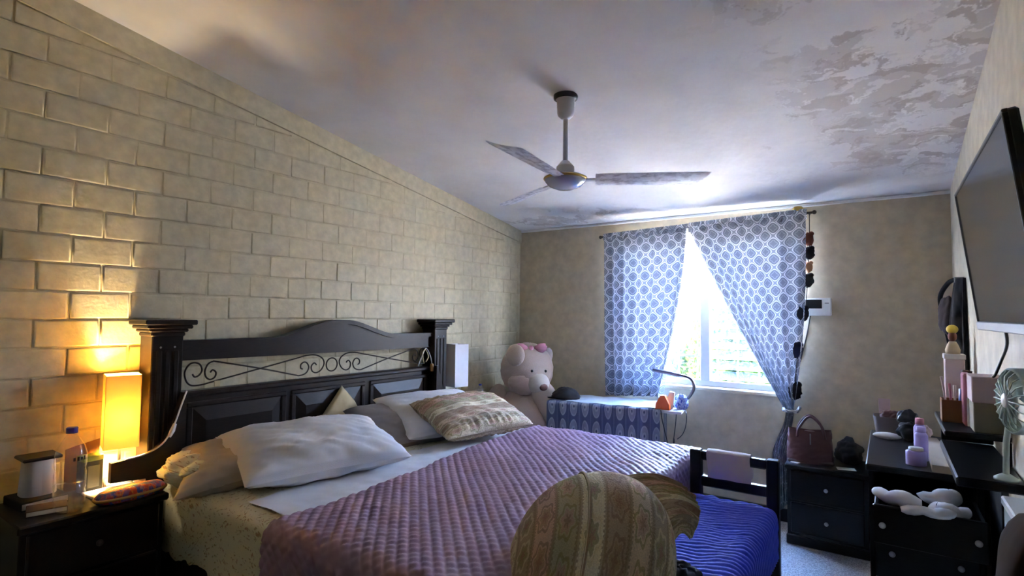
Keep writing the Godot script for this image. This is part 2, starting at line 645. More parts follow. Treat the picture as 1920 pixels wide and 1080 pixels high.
# ---------------------------------------------------------------- outside the window
func build_outside() -> void:
	var gm := mat("concrete_yard", S(205, 198, 184), 0.9, {"albedo_texture": noise_tex(0.02, 256, Color(0.8, 0.8, 0.8), Color.WHITE, 4, false, 40), "uv1_triplanar": true, "uv1_world_triplanar": true, "uv1_scale": Vector3.ONE * 0.5})
	struct(obj("yard_ground", bx(Vector3(-12, -0.25, -16), Vector3(14, -0.13, ZB - 0.15), 0.0), gm), "pale sunlit concrete yard beyond the window")
	var wm := mat("yard_wall_paint", S(176, 170, 158), 0.9)
	tag(obj("garden_wall", bx(Vector3(-8, -0.13, -9.2), Vector3(10, 2.0, -9.0), 0.01), wm), "sunlit pale garden wall behind the shrubs outside", "wall")
	var rng := RandomNumberGenerator.new()
	rng.seed = 77
	var spec := [[1.4, -6.9, 2.0, 0.55, "tall green shrub outside behind the louvred half of the window", S(20, 36, 8)], [2.75, -7.5, 1.8, 0.62, "broad yellow-green bush outside behind the right curtain", S(38, 42, 8)], [0.45, -7.6, 1.25, 0.5, "small pale green bush outside, low in the clear half of the window", S(26, 40, 14)]]
	for s in spec:
		var lm := mat("leaf_%d" % int(s[0] * 10), s[5], 0.6, {"metallic_specular": 0.1, "backlight_enabled": true, "backlight": Color(0.25, 0.3, 0.1)})
		var t := thing("garden_shrub", s[4], "shrub", Vector3(s[0], -0.13, s[1]))
		var f := MB.new()
		for k in 3600:
			var d := Vector3(rng.randfn(), rng.randfn(), rng.randfn()).normalized() * pow(rng.randf(), 0.45)
			var p := Vector3(d.x * s[3], s[2] * 0.55 + d.y * s[2] * 0.45, d.z * s[3])
			var a := Vector3(rng.randfn(), rng.randfn(), rng.randfn()).normalized()
			var b := a.cross(Vector3(rng.randfn(), rng.randfn(), rng.randfn())).normalized()
			var l := rng.randf_range(0.035, 0.075)
			f.face([p - a * l, p + b * l * 0.45, p + a * l, p - b * l * 0.45])
		var fo := obj("foliage", f.done(), lm, t)
		fo.set_meta("kind", "stuff")
		obj("stem", tubem([Vector3(0, 0, 0), Vector3(0.03, 0.4, 0.02), Vector3(0, s[2] * 0.6, 0)], [0.03, 0.025, 0.012]), mats.card_brown, t)

# ---------------------------------------------------------------- window, curtains, rod
func build_window() -> void:
	var fm := mat("window_aluminium", S(176, 178, 184), 0.45, {"metallic": 0.3})
	var t := Node3D.new()
	t.name = "window_1"
	add_child(t)
	struct(t, "window with louvred right half and barred clear left half")
	t.position = Vector3(0, WY0, ZB - 0.07)
	var h := WY1 - WY0
	var fr := MB.new()
	fr.box(Vector3(WX0, 0, -0.025), Vector3(WX1, 0.045, 0.025), 0.003)
	fr.box(Vector3(WX0, h - 0.04, -0.025), Vector3(WX1, h, 0.025), 0.003)
	fr.box(Vector3(WX0, 0.045, -0.025), Vector3(WX0 + 0.04, h - 0.04, 0.025), 0.003)
	fr.box(Vector3(WX1 - 0.04, 0.045, -0.025), Vector3(WX1, h - 0.04, 0.025), 0.003)
	obj("window_frame", fr.done(), fm, t)
	obj("mullion", bx(Vector3(1.69, 0.045, -0.03), Vector3(1.765, h - 0.04, 0.03), 0.004), fm, t)
	obj("window_sill", bx(Vector3(WX0 - 0.03, -0.03, 0.03), Vector3(WX1 + 0.03, -0.002, 0.095), 0.005), mats.cream_paint, t)
	obj("pane", bx(Vector3(WX0 + 0.04, 0.045, -0.012), Vector3(1.69, h - 0.04, -0.007), 0.0005), mats.clear, t)
	var lm := MB.new()
	lm.box(Vector3(1.77, -0.045, -0.003), Vector3(WX1 - 0.045, 0.045, 0.003), 0.001)
	lm.moved(Transform3D(Basis(Vector3.RIGHT, deg_to_rad(38)), Vector3.ZERO))
	var lmesh := lm.done()
	for k in 13:
		var o := obj("louver", lmesh, mats.louver_glass, t)
		o.position = Vector3(0, 0.09 + k * 0.079, -0.002)
	var bar := mat("bar_grey", S(84, 86, 92), 0.7, {"metallic_specular": 0.2})
	for k in 8:
		var x := WX0 + 0.1 + k * 0.155
		obj("security_bar", tubem([Vector3(x, -0.02, -0.13), Vector3(x, h + 0.02, -0.13)], 0.006, 6), bar, t)
	for y in [0.22, 0.62, 1.0]:
		obj("cross_bar", bx(Vector3(WX0 - 0.02, y - 0.008, -0.137), Vector3(WX1 + 0.02, y + 0.008, -0.129), 0.001), bar, t)
	# rod
	var rod := thing("curtain_rod", "thin dark curtain rod above the window", "curtain rod", Vector3(0, 2.118, ZB + 0.075))
	obj("pole", tubem([Vector3(0.885, 0.0, 0), Vector3(2.505, 0.058, 0)], 0.009, 10), mats.iron, rod)
	for e in [[0.885, 0.0], [2.505, 0.058]]:
		var fb := MB.new()
		fb.ball(Vector3(e[0], e[1], 0), Vector3.ONE * 0.015, 12, 8)
		obj("finial", fb.done(true), mats.iron, rod)
	for e in [[0.93, 0.001], [2.47, 0.057]]:
		obj("bracket", tubem([Vector3(e[0], e[1], 0), Vector3(e[0], e[1], -0.0745)], 0.006, 8), mats.iron, rod)
	var straw := MB.new()
	straw.ball(Vector3.ZERO, Vector3(0.035, 0.025, 0.02), 14, 10, func(d): return 1.0 + 0.2 * nz.get_noise_3d(d.x * 3, d.y * 3, d.z * 3))
	var so := obj("straw_ornament", straw.done(true), mat("straw", S(190, 160, 84), 0.9))
	so.position = Vector3(2.405, 2.204, ZB + 0.075)
	tag(so, "small yellow straw ornament on the curtain rod's right end", "ornament")
	# left curtain hangs free, its inner edge drawn aside
	var lc := thing("curtain", "grey and white lattice print curtain hanging over the left of the window", "curtain", Vector3(0, 0, ZB + 0.075), 0.0, "printed window curtains")
	var l_in := func(w: float): return lerpf(1.63, 1.43, pow(w, 1.5))
	obj("curtain_cloth", cloth_panel(func(u, w):
		var xl: float = lerpf(0.925, 0.955, w)
		var xr: float = l_in.call(w)
		var x: float = lerpf(xl, xr, u)
		var yt: float = 2.118 + 0.0358 * (x - 0.885)
		var y: float = lerpf(yt - 0.005, 0.775 + 0.03 * u, w)
		var z: float = (0.014 + 0.02 * w) * sin(u * TAU * 6.5 + 0.9 * sin(w * 2.0 + u * 5.0)) + 0.012 * sin(u * 19.0 + w * 3.0) * w
		return Vector3(x, y, 0.016 + z), 150, 60, 6.6, 11.6), mats.curtain, lc)
	obj("heading", cloth_panel(func(u, w):
		var x: float = lerpf(0.92, 1.64, u)
		var yt: float = 2.118 + 0.0358 * (x - 0.885)
		var a: float = w * PI * 1.0
		return Vector3(x, yt + 0.025 - 0.06 * w, 0.014 + 0.012 * sin(a) + 0.005 * sin(u * 110.0)), 140, 6, 6.6, 0.5), mats.curtain, lc)
	# right curtain drawn to a knot at the side
	var rc := thing("curtain", "grey and white lattice print curtain gathered to the right and hanging to the floor", "curtain", Vector3(0, 0, ZB + 0.075), 0.0, "printed window curtains")
	obj("curtain_cloth", cloth_panel(func(u, w):
		# w: 0 top, 0.68 tie, 1 bottom
		var tie := 0.7
		var xt: float = lerpf(1.645, 2.455, u)
		var x: float
		var y: float
		var deep: float
		var yt: float = 2.118 + 0.0358 * (xt - 0.885)
		if w < tie:
			var s: float = w / tie
			var xk: float = 2.315 + 0.05 * u
			var e: float = lerpf(pow(s, 1.06), pow(s, 2.6), smoothstep(0.0, 0.9, u))
			x = lerpf(xt, xk, e)
			y = lerpf(yt - 0.005, 0.79 + 0.02 * u, s)
			deep = lerpf(0.016, 0.018, s)
		else:
			var s: float = (w - tie) / (1.0 - tie)
			x = lerpf(2.315 + 0.05 * u, lerpf(2.225, 2.325, u), smoothstep(0.0, 0.5, s))
			y = lerpf(0.79 + 0.02 * u, 0.13 + 0.02 * sin(u * 9.0), s)
			deep = 0.016
		var z: float = deep * sin(u * TAU * 6.0 + 2.2 * w) + 0.012 * sin(u * 41.0 + 5.0 * w) * w
		return Vector3(x, y, 0.03 + z), 170, 110, 7.4, 17.2), mats.curtain, rc)
	obj("heading", cloth_panel(func(u, w):
		var x: float = lerpf(1.645, 2.462, u)
		var yt: float = 2.118 + 0.0358 * (x - 0.885)
		return Vector3(x, yt + 0.03 - 0.075 * w, 0.016 + 0.012 * sin(w * PI) + 0.004 * sin(u * 120.0)), 150, 6, 7.4, 0.6), mats.curtain, rc)
	obj("tie_band", tubem(spline([Vector3(2.30, 0.81, 0.0), Vector3(2.31, 0.805, 0.075), Vector3(2.345, 0.80, 0.085), Vector3(2.385, 0.80, 0.06), Vector3(2.39, 0.81, -0.06)]), 0.012, 8), mats.curtain, rc)
	# string of felt figures hanging beside the curtain
	var g := thing("hanging_garland", "string of small dark and tan felt figures hanging beside the right curtain", "garland", Vector3(2.44, 0.0, ZB + 0.06))
	obj("string", tubem(spline([Vector3(0.035, 2.165, 0.02), Vector3(0.03, 1.9, 0.02), Vector3(0.0, 1.5, 0.02), Vector3(-0.06, 1.1, 0.025), Vector3(-0.07, 0.9, 0.03)]), 0.003, 6), mats.iron, g)
	var felt := [mat("felt_rust", S(128, 72, 52), 0.95), mat("felt_black", S(48, 46, 50), 0.95), mat("felt_tan", S(176, 132, 100), 0.95), mat("felt_navy", S(44, 46, 70), 0.95)]
	var spots := [[0.028, 1.99, 0, 0.07], [0.03, 1.89, 1, 0.07], [0.028, 1.795, 2, 0.055], [0.02, 1.70, 1, 0.075], [-0.015, 1.47, 1, 0.08], [-0.055, 1.215, 3, 0.085], [-0.07, 0.935, 1, 0.09]]
	for k in spots.size():
		var s: Array = spots[k]
		var fm2 := MB.new()
		var sd := float(k) * 7.3
		fm2.ball(Vector3(s[0], s[1], 0.025), Vector3(0.45, 0.62, 0.3) * s[3], 16, 12, func(d): return 1.0 + 0.5 * maxf(0.0, nz.get_noise_3d(d.x * 2.4 + sd, d.y * 2.4, d.z * 2.4)))
		fm2.ball(Vector3(s[0] + s[3] * 0.25, s[1] + s[3] * 0.5, 0.03), Vector3(0.26, 0.24, 0.22) * s[3], 12, 8)
		obj("felt_figure", fm2.done(true), felt[s[2]], g)
	# wall display with a cable
	var d := thing("wall_display", "white wall thermostat panel with dark screen right of the curtain", "thermostat", Vector3(2.51, 1.52, ZB))
	obj("housing", bx(Vector3(-0.085, -0.062, 0.0), Vector3(0.085, 0.062, 0.03), 0.006), mats.white_plastic, d)
	obj("screen", bx(Vector3(-0.078, -0.012, 0.0295), Vector3(0.028, 0.05, 0.032), 0.001), mats.black_plastic, d)
	obj("print", bx(Vector3(0.045, 0.024, 0.0298), Vector3(0.07, 0.028, 0.0306), 0.0002), mats.iron, d)
	obj("cable", tubem(spline([Vector3(-0.045, -0.06, 0.01), Vector3(-0.07, -0.2, 0.006), Vector3(-0.12, -0.42, 0.006), Vector3(-0.15, -0.56, 0.006), Vector3(-0.17, -0.8, 0.008)]), 0.004, 6), mats.black_plastic, d)

func cloth_panel(f: Callable, nu: int, nv: int, us: float, vs: float) -> ArrayMesh:
	var m := MB.new()
	# v runs downwards: swap so that the front looks into the room
	m.grid(nu, nv, func(u, w): return f.call(u, 1.0 - w), us, -vs)
	return m.done()

# ---------------------------------------------------------------- bed
func build_bed() -> void:
	var t := thing("bed", "dark wooden bed with arched headboard, square posts and iron scrollwork", "bed", Vector3(0.02, 0, -2.1))
	# local: x out of the wall, z along it; near end is +z
	for s in [1.0, -1.0]:
		var zc: float = 0.937 * s
		var p := MB.new()
		p.box(Vector3(0.01, 0, zc - 0.067), Vector3(0.135, 1.335, zc + 0.067), 0.004)
		var po := obj("post", p.done(), mats.dark_wood, t)
		# flutes: raised strips with grooves between them
		var fl := MB.new()
		for k in [-0.036, 0.0, 0.036]:
			fl.box(Vector3(0.13, 0.1, zc + k - 0.0115), Vector3(0.141, 1.26, zc + k + 0.0115), 0.004)
		obj("fluting", fl.done(), mats.dark_wood, po)
		for k in 2:
			var sc := MB.new()
			sc.ball(Vector3(0.1355, 1.275, zc - 0.03 + k * 0.06), Vector3(0.002, 0.005, 0.005), 10, 6)
			obj("screw_cap", sc.done(true), mats.steel, po)
		var cp := MB.new()
		var step := [[1.325, 1.345, 0.006], [1.345, 1.36, 0.016], [1.36, 1.378, 0.03], [1.378, 1.402, 0.044]]
		for q in step:
			cp.box(Vector3(maxf(0.01 - q[2], -0.012), q[0], zc - 0.067 - q[2]), Vector3(0.135 + q[2], q[1], zc + 0.067 + q[2]), 0.005)
		obj("post_cap", cp.done(), mats.dark_wood, t)
	# arched top rail
	var arch := func(z: float):
		var d: float = absf(z + 0.06)
		return 1.29 + 0.097 * (1.0 - smoothstep(0.03, 0.46, d))
	var pts := []
	var n := 48
	for k in n + 1:
		var z := -0.87 + 1.74 * k / n
		pts.append(Vector2(z, arch.call(z)))
	pts.append(Vector2(0.87, 1.205))
	pts.append(Vector2(-0.87, 1.195))
	var rl := MB.new()
	rl.prism(pts, Vector3(0.045, 0, 0), Vector3.BACK, Vector3.UP, Vector3(0.05, 0, 0))
	obj("top_rail", rl.done(), mats.dark_wood, t)
	var mo := []
	for k in n + 1:
		var z := -0.87 + 1.74 * k / n
		mo.append(Vector2(z, arch.call(z) + 0.012))
	for k in n + 1:
		var z := 0.87 - 1.74 * k / n
		mo.append(Vector2(z, arch.call(z) - 0.014))
	var mm := MB.new()
	mm.prism(mo, Vector3(0.035, 0, 0), Vector3.BACK, Vector3.UP, Vector3(0.075, 0, 0))
	obj("rail_moulding", mm.done(), mats.dark_wood, t)
	# lower board with raised panels
	obj("headboard_panel", bx(Vector3(0.045, 0.3, -0.87), Vector3(0.085, 1.03, 0.87), 0.003), mats.dark_wood, t)
	obj("panel_ledge", bx(Vector3(0.035, 1.025, -0.87), Vector3(0.1, 1.055, 0.87), 0.008), mats.dark_wood, t)
	for zc in [0.56, 0.0, -0.57]:
		var fr := MB.new()
		var w := 0.235
		fr.box(Vector3(0.083, 0.975, zc - w - 0.03), Vector3(0.097, 1.0, zc + w + 0.03), 0.005)
		fr.box(Vector3(0.083, 0.5, zc - w - 0.03), Vector3(0.097, 0.975, zc - w), 0.005)
		fr.box(Vector3(0.083, 0.5, zc + w), Vector3(0.097, 0.975, zc + w + 0.03), 0.005)
		obj("panel_frame", fr.done(), mats.dark_wood, t)
		# sloping field of the panel
		var fd := MB.new()
		var a := [Vector3(0.086, 0.5, zc + w), Vector3(0.086, 0.5, zc - w), Vector3(0.086, 0.972, zc - w), Vector3(0.086, 0.972, zc + w)]
		var b := [Vector3(0.103, 0.5, zc + w - 0.06), Vector3(0.103, 0.5, zc - w + 0.06), Vector3(0.103, 0.905, zc - w + 0.06), Vector3(0.103, 0.905, zc + w - 0.06)]
		fd.face(b)
		for k in 4:
			fd.face(fd._out([a[k], a[(k + 1) % 4], b[(k + 1) % 4], b[k]], Vector3.RIGHT))
		obj("raised_panel", fd.done(), mats.dark_wood, t)
	# flared wing at the near side
	for s in [1.0, -1.0]:
		var wp := []
		for q in [Vector2(0.877, 1.063), Vector2(0.893, 1.01), Vector2(0.908, 0.965), Vector2(0.93, 0.9), Vector2(0.955, 0.85), Vector2(0.985, 0.82), Vector2(1.03, 0.803), Vector2(1.153, 0.794), Vector2(1.153, 0.71), Vector2(1.02, 0.7), Vector2(1.0, 0.45), Vector2(0.86, 0.45), Vector2(0.86, 1.063)]:
			wp.append(Vector2(q.x * s, q.y))
		var wg := MB.new()
		wg.prism(wp, Vector3(0.142, 0, 0), Vector3.BACK, Vector3.UP, Vector3(0.028, 0, 0))
		obj("wing", wg.done(), mats.dark_wood, t)
	# iron scrollwork between the rails
	var X := 0.07
	var bar_a := [[.045, .5], [.06, .38], [.085, .45], [.1, .65], [.085, .9], [.05, .98], [.02, .88], [0, .6], [.008, .28], [.03, .08], [.06, .02], [.11, .04], [.17, .12], [.48, .52], [.73, .85], [.83, .98], [.91, .97], [.965, .78], [.98, .5], [.955, .2], [.915, .08], [.88, .18], [.872, .42], [.895, .58], [.915, .48]]
	var bar_b := [[.15, .52], [.165, .62], [.185, .5], [.178, .3], [.15, .22], [.125, .35], [.118, .6], [.135, .88], [.165, .98], [.2, .95], [.48, .52], [.72, .1], [.78, .02], [.83, .12], [.85, .38], [.835, .6], [.81, .66], [.785, .55], [.785, .38], [.8, .32]]
	for hs in 2:
		for bar in [bar_a, bar_b]:
			var pp := []
			for q in bar:
				var z: float = lerpf(0.83, 0.02, q[0]) if hs == 0 else lerpf(-0.86, -0.06, q[0])
				pp.append(Vector3(X, lerpf(1.074, 1.192, q[1]), z))
			obj("scroll_bar", tubem(spline(pp, 6), 0.0042, 7), mats.iron, t)
	var ring := []
	for k in 25:
		ring.append(Vector3(X, 1.125 + 0.04 * sin(TAU * k / 24.0), -0.02 + 0.04 * cos(TAU * k / 24.0)))
	obj("ring", tubem(ring, 0.0042, 7), mats.iron, t)
	# side rails and foot
	for s in [1.0, -1.0]:
		obj("side_rail", bx(Vector3(0.13, 0.2, s * 0.95 - 0.015), Vector3(1.98, 0.40, s * 0.95 + 0.015), 0.004), mats.dark_wood, t)
	obj("foot_rail", bx(Vector3(1.95, 0.2, -0.935), Vector3(1.98, 0.40, 0.935), 0.004), mats.dark_wood, t)
	obj("slat_base", bx(Vector3(0.14, 0.3, -0.935), Vector3(1.95, 0.35, 0.935), 0.002), mats.card_brown, t)
	for s in [1.0, -1.0]:
		obj("leg", bx(Vector3(1.92, 0, s * 0.92 - 0.035), Vector3(1.99, 0.21, s * 0.92 + 0.035), 0.004), mats.dark_wood, t)

func round_box(lo: Vector3, hi: Vector3, r: float, n := 10, bump = null) -> ArrayMesh:
	# soft block: rounded all round, bump(p) pushes it out
	var m := MB.new()
	var c := (lo + hi) * 0.5
	var h := (hi - lo) * 0.5
	var put := func(q: Vector3):
		var inner := Vector3(clampf(q.x, -h.x + r, h.x - r), clampf(q.y, -h.y + r, h.y - r), clampf(q.z, -h.z + r, h.z - r))
		var d := (q - inner)
		var p := c + inner + (d.normalized() * r if d.length() > 1e-6 else Vector3.ZERO)
		if bump != null:
			p += bump.call(p)
		return p
	var ax := [Vector3.RIGHT, Vector3.UP, Vector3.BACK]
	for k in 3:
		for s in [-1.0, 1.0]:
			var a: Vector3 = ax[(k + 1) % 3]
			var b: Vector3 = ax[(k + 2) % 3] * s
			var ctr: Vector3 = ax[k] * s * h[k]
			var ha: float = h[(k + 1) % 3]
			var hb: float = h[(k + 2) % 3]
			var na := int(clampf(ha * 2.0 / 0.03, n, 90))
			var nb := int(clampf(hb * 2.0 / 0.03, n, 90))
			m.grid(na, nb, func(u, w): return put.call(ctr + a * lerpf(-ha, ha, u) + b * lerpf(-hb, hb, w)), ha * 4.0, hb * 4.0)
	return m.done(true)

# ---------------------------------------------------------------- pillows and covers
func pillow(w: float, d: float, t: float, seedv: float, wrinkle := 1.0, pinch := 0.12, us := 1.0, gather := 0.0) -> ArrayMesh:
	# lies flat: w along z, d along x, t thick
	var m := MB.new()
	for side in [1.0, -1.0]:
		var nu := 56
		var nv := 44
		m.grid(nu, nv, func(u, v):
			var a: float = (u * 2.0 - 1.0) * side
			var b: float = v * 2.0 - 1.0
			var e: float = (1.0 - pow(absf(a), 2.6)) * (1.0 - pow(absf(b), 2.6))
			var th: float = pow(maxf(e, 0.0), 0.42)
			var k: float = 1.0 - pinch * (1.0 - pow(absf(a * b), 1.2)) * maxf(absf(a), absf(b)) * 0.6
			var x: float = a * d * 0.5 * (1.0 - pinch * (1.0 - absf(b)) * 0.0) * (k if absf(a) > absf(b) else 1.0 - pinch * 0.6 * absf(a) * (1.0 - pow(absf(a * b), 1.2)))
			var z: float = b * w * 0.5 * (k if absf(b) >= absf(a) else 1.0 - pinch * 0.6 * absf(b) * (1.0 - pow(absf(a * b), 1.2)))
			var wr: float = nz.get_noise_3d(x * 5.0 + seedv, z * 3.0 + seedv * 2.0, side) * 0.03 * wrinkle
			wr += nz.get_noise_2d((x + z * 0.6) * 14.0 + seedv, (z - x * 0.4) * 4.0) * 0.014 * wrinkle * (0.4 + maxf(absf(a), absf(b)))
			var gp: float = gather * sin(b * 42.0 + 3.0 * a + seedv) * smoothstep(0.45, 1.0, absf(a)) * th
			var y: float = side * (t * 0.5 * th) + wr * (th * 0.85 + 0.1) + gp
			return Vector3(x, y, z), us, us)
	return m.done(true)

func place(o: Node3D, at: Vector3, turn: float, tilt: float, roll := 0.0) -> Node3D:
	o.transform = Transform3D(Basis(Vector3.UP, deg_to_rad(turn)) * Basis(Vector3.BACK, deg_to_rad(tilt)) * Basis(Vector3.RIGHT, deg_to_rad(roll)), at)
	return o

func build_bedding() -> void:
	nz.seed = 51
	tag(obj("mattress", round_box(Vector3(0.19, 0.352, -3.06), Vector3(1.99, 0.685, -1.13), 0.05, 12, func(p): return Vector3(0, 0, 0.018 * nz.get_noise_3d(p.x * 7.0, p.y * 2.5, 3.0) * smoothstep(0.67, 0.5, p.y)) + Vector3.UP * 0.008 * nz.get_noise_2d(p.x * 5.0, p.z * 5.0)), mats.floral), "mattress in a cream fitted sheet printed with small flowers", "mattress")
	# white sheet turned down ahead of the quilt
	var ts := MB.new()
	ts.grid(40, 90, func(u, w):
		var z: float = lerpf(-1.2, -3.02, w)
		var x: float = lerpf(0.78 + 0.03 * sin(z * 4.0), 1.3, u)
		return Vector3(x, 0.694 + 0.007 * nz.get_noise_2d(x * 8.0, z * 8.0), z))
	tag(obj("top_sheet", ts.done(), mats.white_cotton), "plain white top sheet showing between pillows and quilt", "bed sheet")
	# quilt: diamond stitched, hangs over the near side, the foot and the far side
	var cell := 0.05
	var q := MB.new()
	var fold := func(t: float, r: float):
		# t past the edge: returns (out, down)
		if t <= 0.0:
			return Vector2(t, 0.0)
		var a := t / r
		if a < PI / 2:
			return Vector2(sin(a) * r, (1.0 - cos(a)) * r)
		return Vector2(r, r + t - r * PI / 2)
	var build := func(nu: int, nv: int):
		q.grid(nu, nv, func(u, w):
			var tz: float = lerpf(-1.43, 1.3, w)
			var zc: float = clampf(tz, -0.97, 0.97)
			var head: float = 1.035 + 0.06 * (zc / 0.97) + 0.03 * sin(zc * 3.0) - 0.035 * maxf(0.0, tz - 0.97)
			var tx: float = lerpf(head, 2.02 + 0.34, u)
			var fx: Vector2 = fold.call(tx - 1.985, 0.05)
			var fz: Vector2 = fold.call(absf(tz) - 0.955, 0.055)
			var drop: float = maxf(fx.y, fz.y)
			var x: float = 1.985 + fx.x
			var z: float = -2.1 + signf(tz) * (0.955 + fz.x)
			if drop > 0.05:
				z += signf(tz) * 0.014 * nz.get_noise_2d(tx * 4.0, 3.0) * minf(1.0, (drop - 0.05) * 5.0)
			var top: float = 0.715 + 0.014 * nz.get_noise_2d(tx * 2.4, tz * 2.4) + 0.012 * (1.0 - smoothstep(0.0, 0.05, tx - head)) * 0.0
			var s: float = (tx + tz) / cell
			var d: float = (tx - tz) / cell
			var puff: float = 0.0075 * pow(absf(sin(PI * s) * sin(PI * d)), 0.55)
			var n := Vector3(0, 1, 0)
			if fz.y > 0.05 and fz.y >= fx.y:
				n = Vector3(0, 0.1, signf(tz))
			elif fx.y > 0.05:
				n = Vector3(1, 0.1, 0)
			# lie just over the sheet at the head edge
			var lip: float = 0.012 * (1.0 - smoothstep(0.0, 0.03, tx - head))
			return Vector3(x, top - drop - lip, z) + n.normalized() * puff)
	build.call(190, 390)
	# grid runs x then z, so turn it over to face upwards
	for k in range(0, q.ix.size(), 3):
		var tmp := q.ix[k + 1]
		q.ix[k + 1] = q.ix[k + 2]
		q.ix[k + 2] = tmp
	tag(obj("quilt", q.done(), mats.quilt), "mauve diamond-stitched quilt spread over the bed", "quilt")
	# pillows
	var p1 := obj("pillow", pillow(0.76, 0.50, 0.19, 3.0, 0.8), mats.white_cotton)
	place(p1, Vector3(0.66, 0.805, -1.615), -14.0, -13.0)
	tag(p1, "big white pillow nearest the lamp, leaning on the taupe one", "pillow", "bed pillows")
	var p2 := obj("pillow", pillow(0.62, 0.44, 0.15, 8.0, 1.2, 0.2), mats.taupe_cotton)
	place(p2, Vector3(0.50, 0.79, -1.40), -26.0, -14.0, 10.0)
	tag(p2, "rumpled taupe pillow at the near edge of the bed, half under the big white pillow", "pillow", "bed pillows")
	var p3 := obj("pillow", pillow(0.50, 0.42, 0.13, 14.0, 0.8, 0.2), mats.cream_cotton)
	p3.transform = Transform3D(Basis(Vector3.BACK, deg_to_rad(-68)) * Basis(Vector3.UP, deg_to_rad(36)), Vector3(0.235, 0.70, -2.1))
	tag(p3, "cream pillow propped on the headboard, only its corner in sight", "pillow", "bed pillows")
	var p4 := obj("pillow", pillow(0.58, 0.44, 0.15, 19.0, 0.5), mats.grey_cotton)
	place(p4, Vector3(0.5, 0.785, -2.33), -14.0, -20.0)
	tag(p4, "plain grey pillow between the two white pillows", "pillow", "bed pillows")
	var p5 := obj("pillow", pillow(0.68, 0.48, 0.16, 26.0, 0.5), mats.white_cotton)
	place(p5, Vector3(0.57, 0.825, -2.565), -14.0, -20.0)
	tag(p5, "white pillow under the tapestry cushion at the far side", "pillow", "bed pillows")
	var p6 := obj("cushion", pillow(0.66, 0.42, 0.16, 31.0, 0.8, 0.1, 1.0, 0.012), mats.tapestry)
	place(p6, Vector3(0.82, 0.835, -2.60), -12.0, -20.0)
	tag(p6, "faded tapestry cushion lying on the pillows at the far side of the bed", "cushion", "tapestry cushions")
	# crumpled pillow slip by the nightstand
	var cr := MB.new()
	cr.ball(Vector3.ZERO, Vector3(0.2, 0.075, 0.13), 60, 36, func(d): return 1.0 + 0.22 * nz.get_noise_3d(d.x * 1.6, d.y * 1.6, d.z * 1.6) + 0.07 * sin(d.x * 11.0 + d.z * 5.0 + 2.0 * d.y))
	var co := obj("ruffled_sheet", cr.done(true), mats.floral)
	place(co, Vector3(0.39, 0.735, -1.235), 15.0, -4.0)
	tag(co, "crumpled ruffle of flowered sheet bunched beside the nightstand", "bed sheet")
	# big cushion at the foot, nearest the camera
	var bc := thing("cushion", "big pleated tapestry cushion standing at the foot of the bed", "cushion", Vector3(2.132, 0.565, -1.505), 0.0, "tapestry cushions")
	# lies across the view: lateral axis la, towards the room's near end fa
	var la := Vector3(0.822, 0, -0.57)
	var fa := Vector3(0.57, 0, 0.822)
	var dome := func(s: float, r: float, out: float):
		var th: float = PI * s
		var ph: float = PI * r
		var ring: float = pow(sin(th), 0.56)
		var down: float = smoothstep(0.5, 1.0, absf(cos(ph)))
		var pl: float = 1.0 + down * (0.04 * sin(s * 66.0) + 0.03 * sin(s * 29.0 + 1.0)) * ring + 0.05 * nz.get_noise_2d(s * 5.0, r * 5.0)
		var cp: float = signf(cos(ph)) * pow(absf(cos(ph)), 0.8)
		return la * (-cos(th) * 0.245 - 0.012 + 0.085 * pow(maxf(sin(ph), 0.0), 0.6) * ring) + (fa * cp * 0.225 * pl * (1.0 + out) + Vector3.UP * 0.39 * pow(maxf(sin(ph), 0.0), 0.6)) * ring
	var dm := MB.new()
	dm.grid(150, 70, func(u, w): return dome.call(lerpf(0.02, 0.98, u), w, 0.0), 1.15, 1.0)
	obj("cushion_cover", dm.done(), mats.tapestry, bc)
	# piped seam across the cover
	var seam := []
	for k in 31:
		seam.append(dome.call(0.42, 0.06 + 0.88 * k / 30.0, 0.0) + Vector3(0, 0.002, 0))
	obj("seam", tubem(seam, 0.005, 6), mats.tapestry, bc)
	# pleated ruffle along the right-hand end
	var rf := MB.new()
	rf.grid(100, 12, func(u, w):
		var base: Vector3 = dome.call(lerpf(0.6, 0.87, u), lerpf(0.62, 0.38, u), 0.0)
		var rim: Vector3 = Vector3(0.225, 0.345, -0.225).lerp(Vector3(0.325, 0.3, -0.235), u).lerp(Vector3(0.325, 0.3, -0.235).lerp(Vector3(0.285, 0.225, -0.13), u), u)
		var wv: float = (sin(u * 66.0) * 0.011 + 0.006 * sin(u * 25.0)) * w
		return base.lerp(rim, w) + Vector3(0.3, 0.9, 0.3) * wv + Vector3(0, 0.02 * sin(w * PI), 0), 1.0, 0.15)
	obj("ruffle", rf.done(), mats.tapestry, bc)

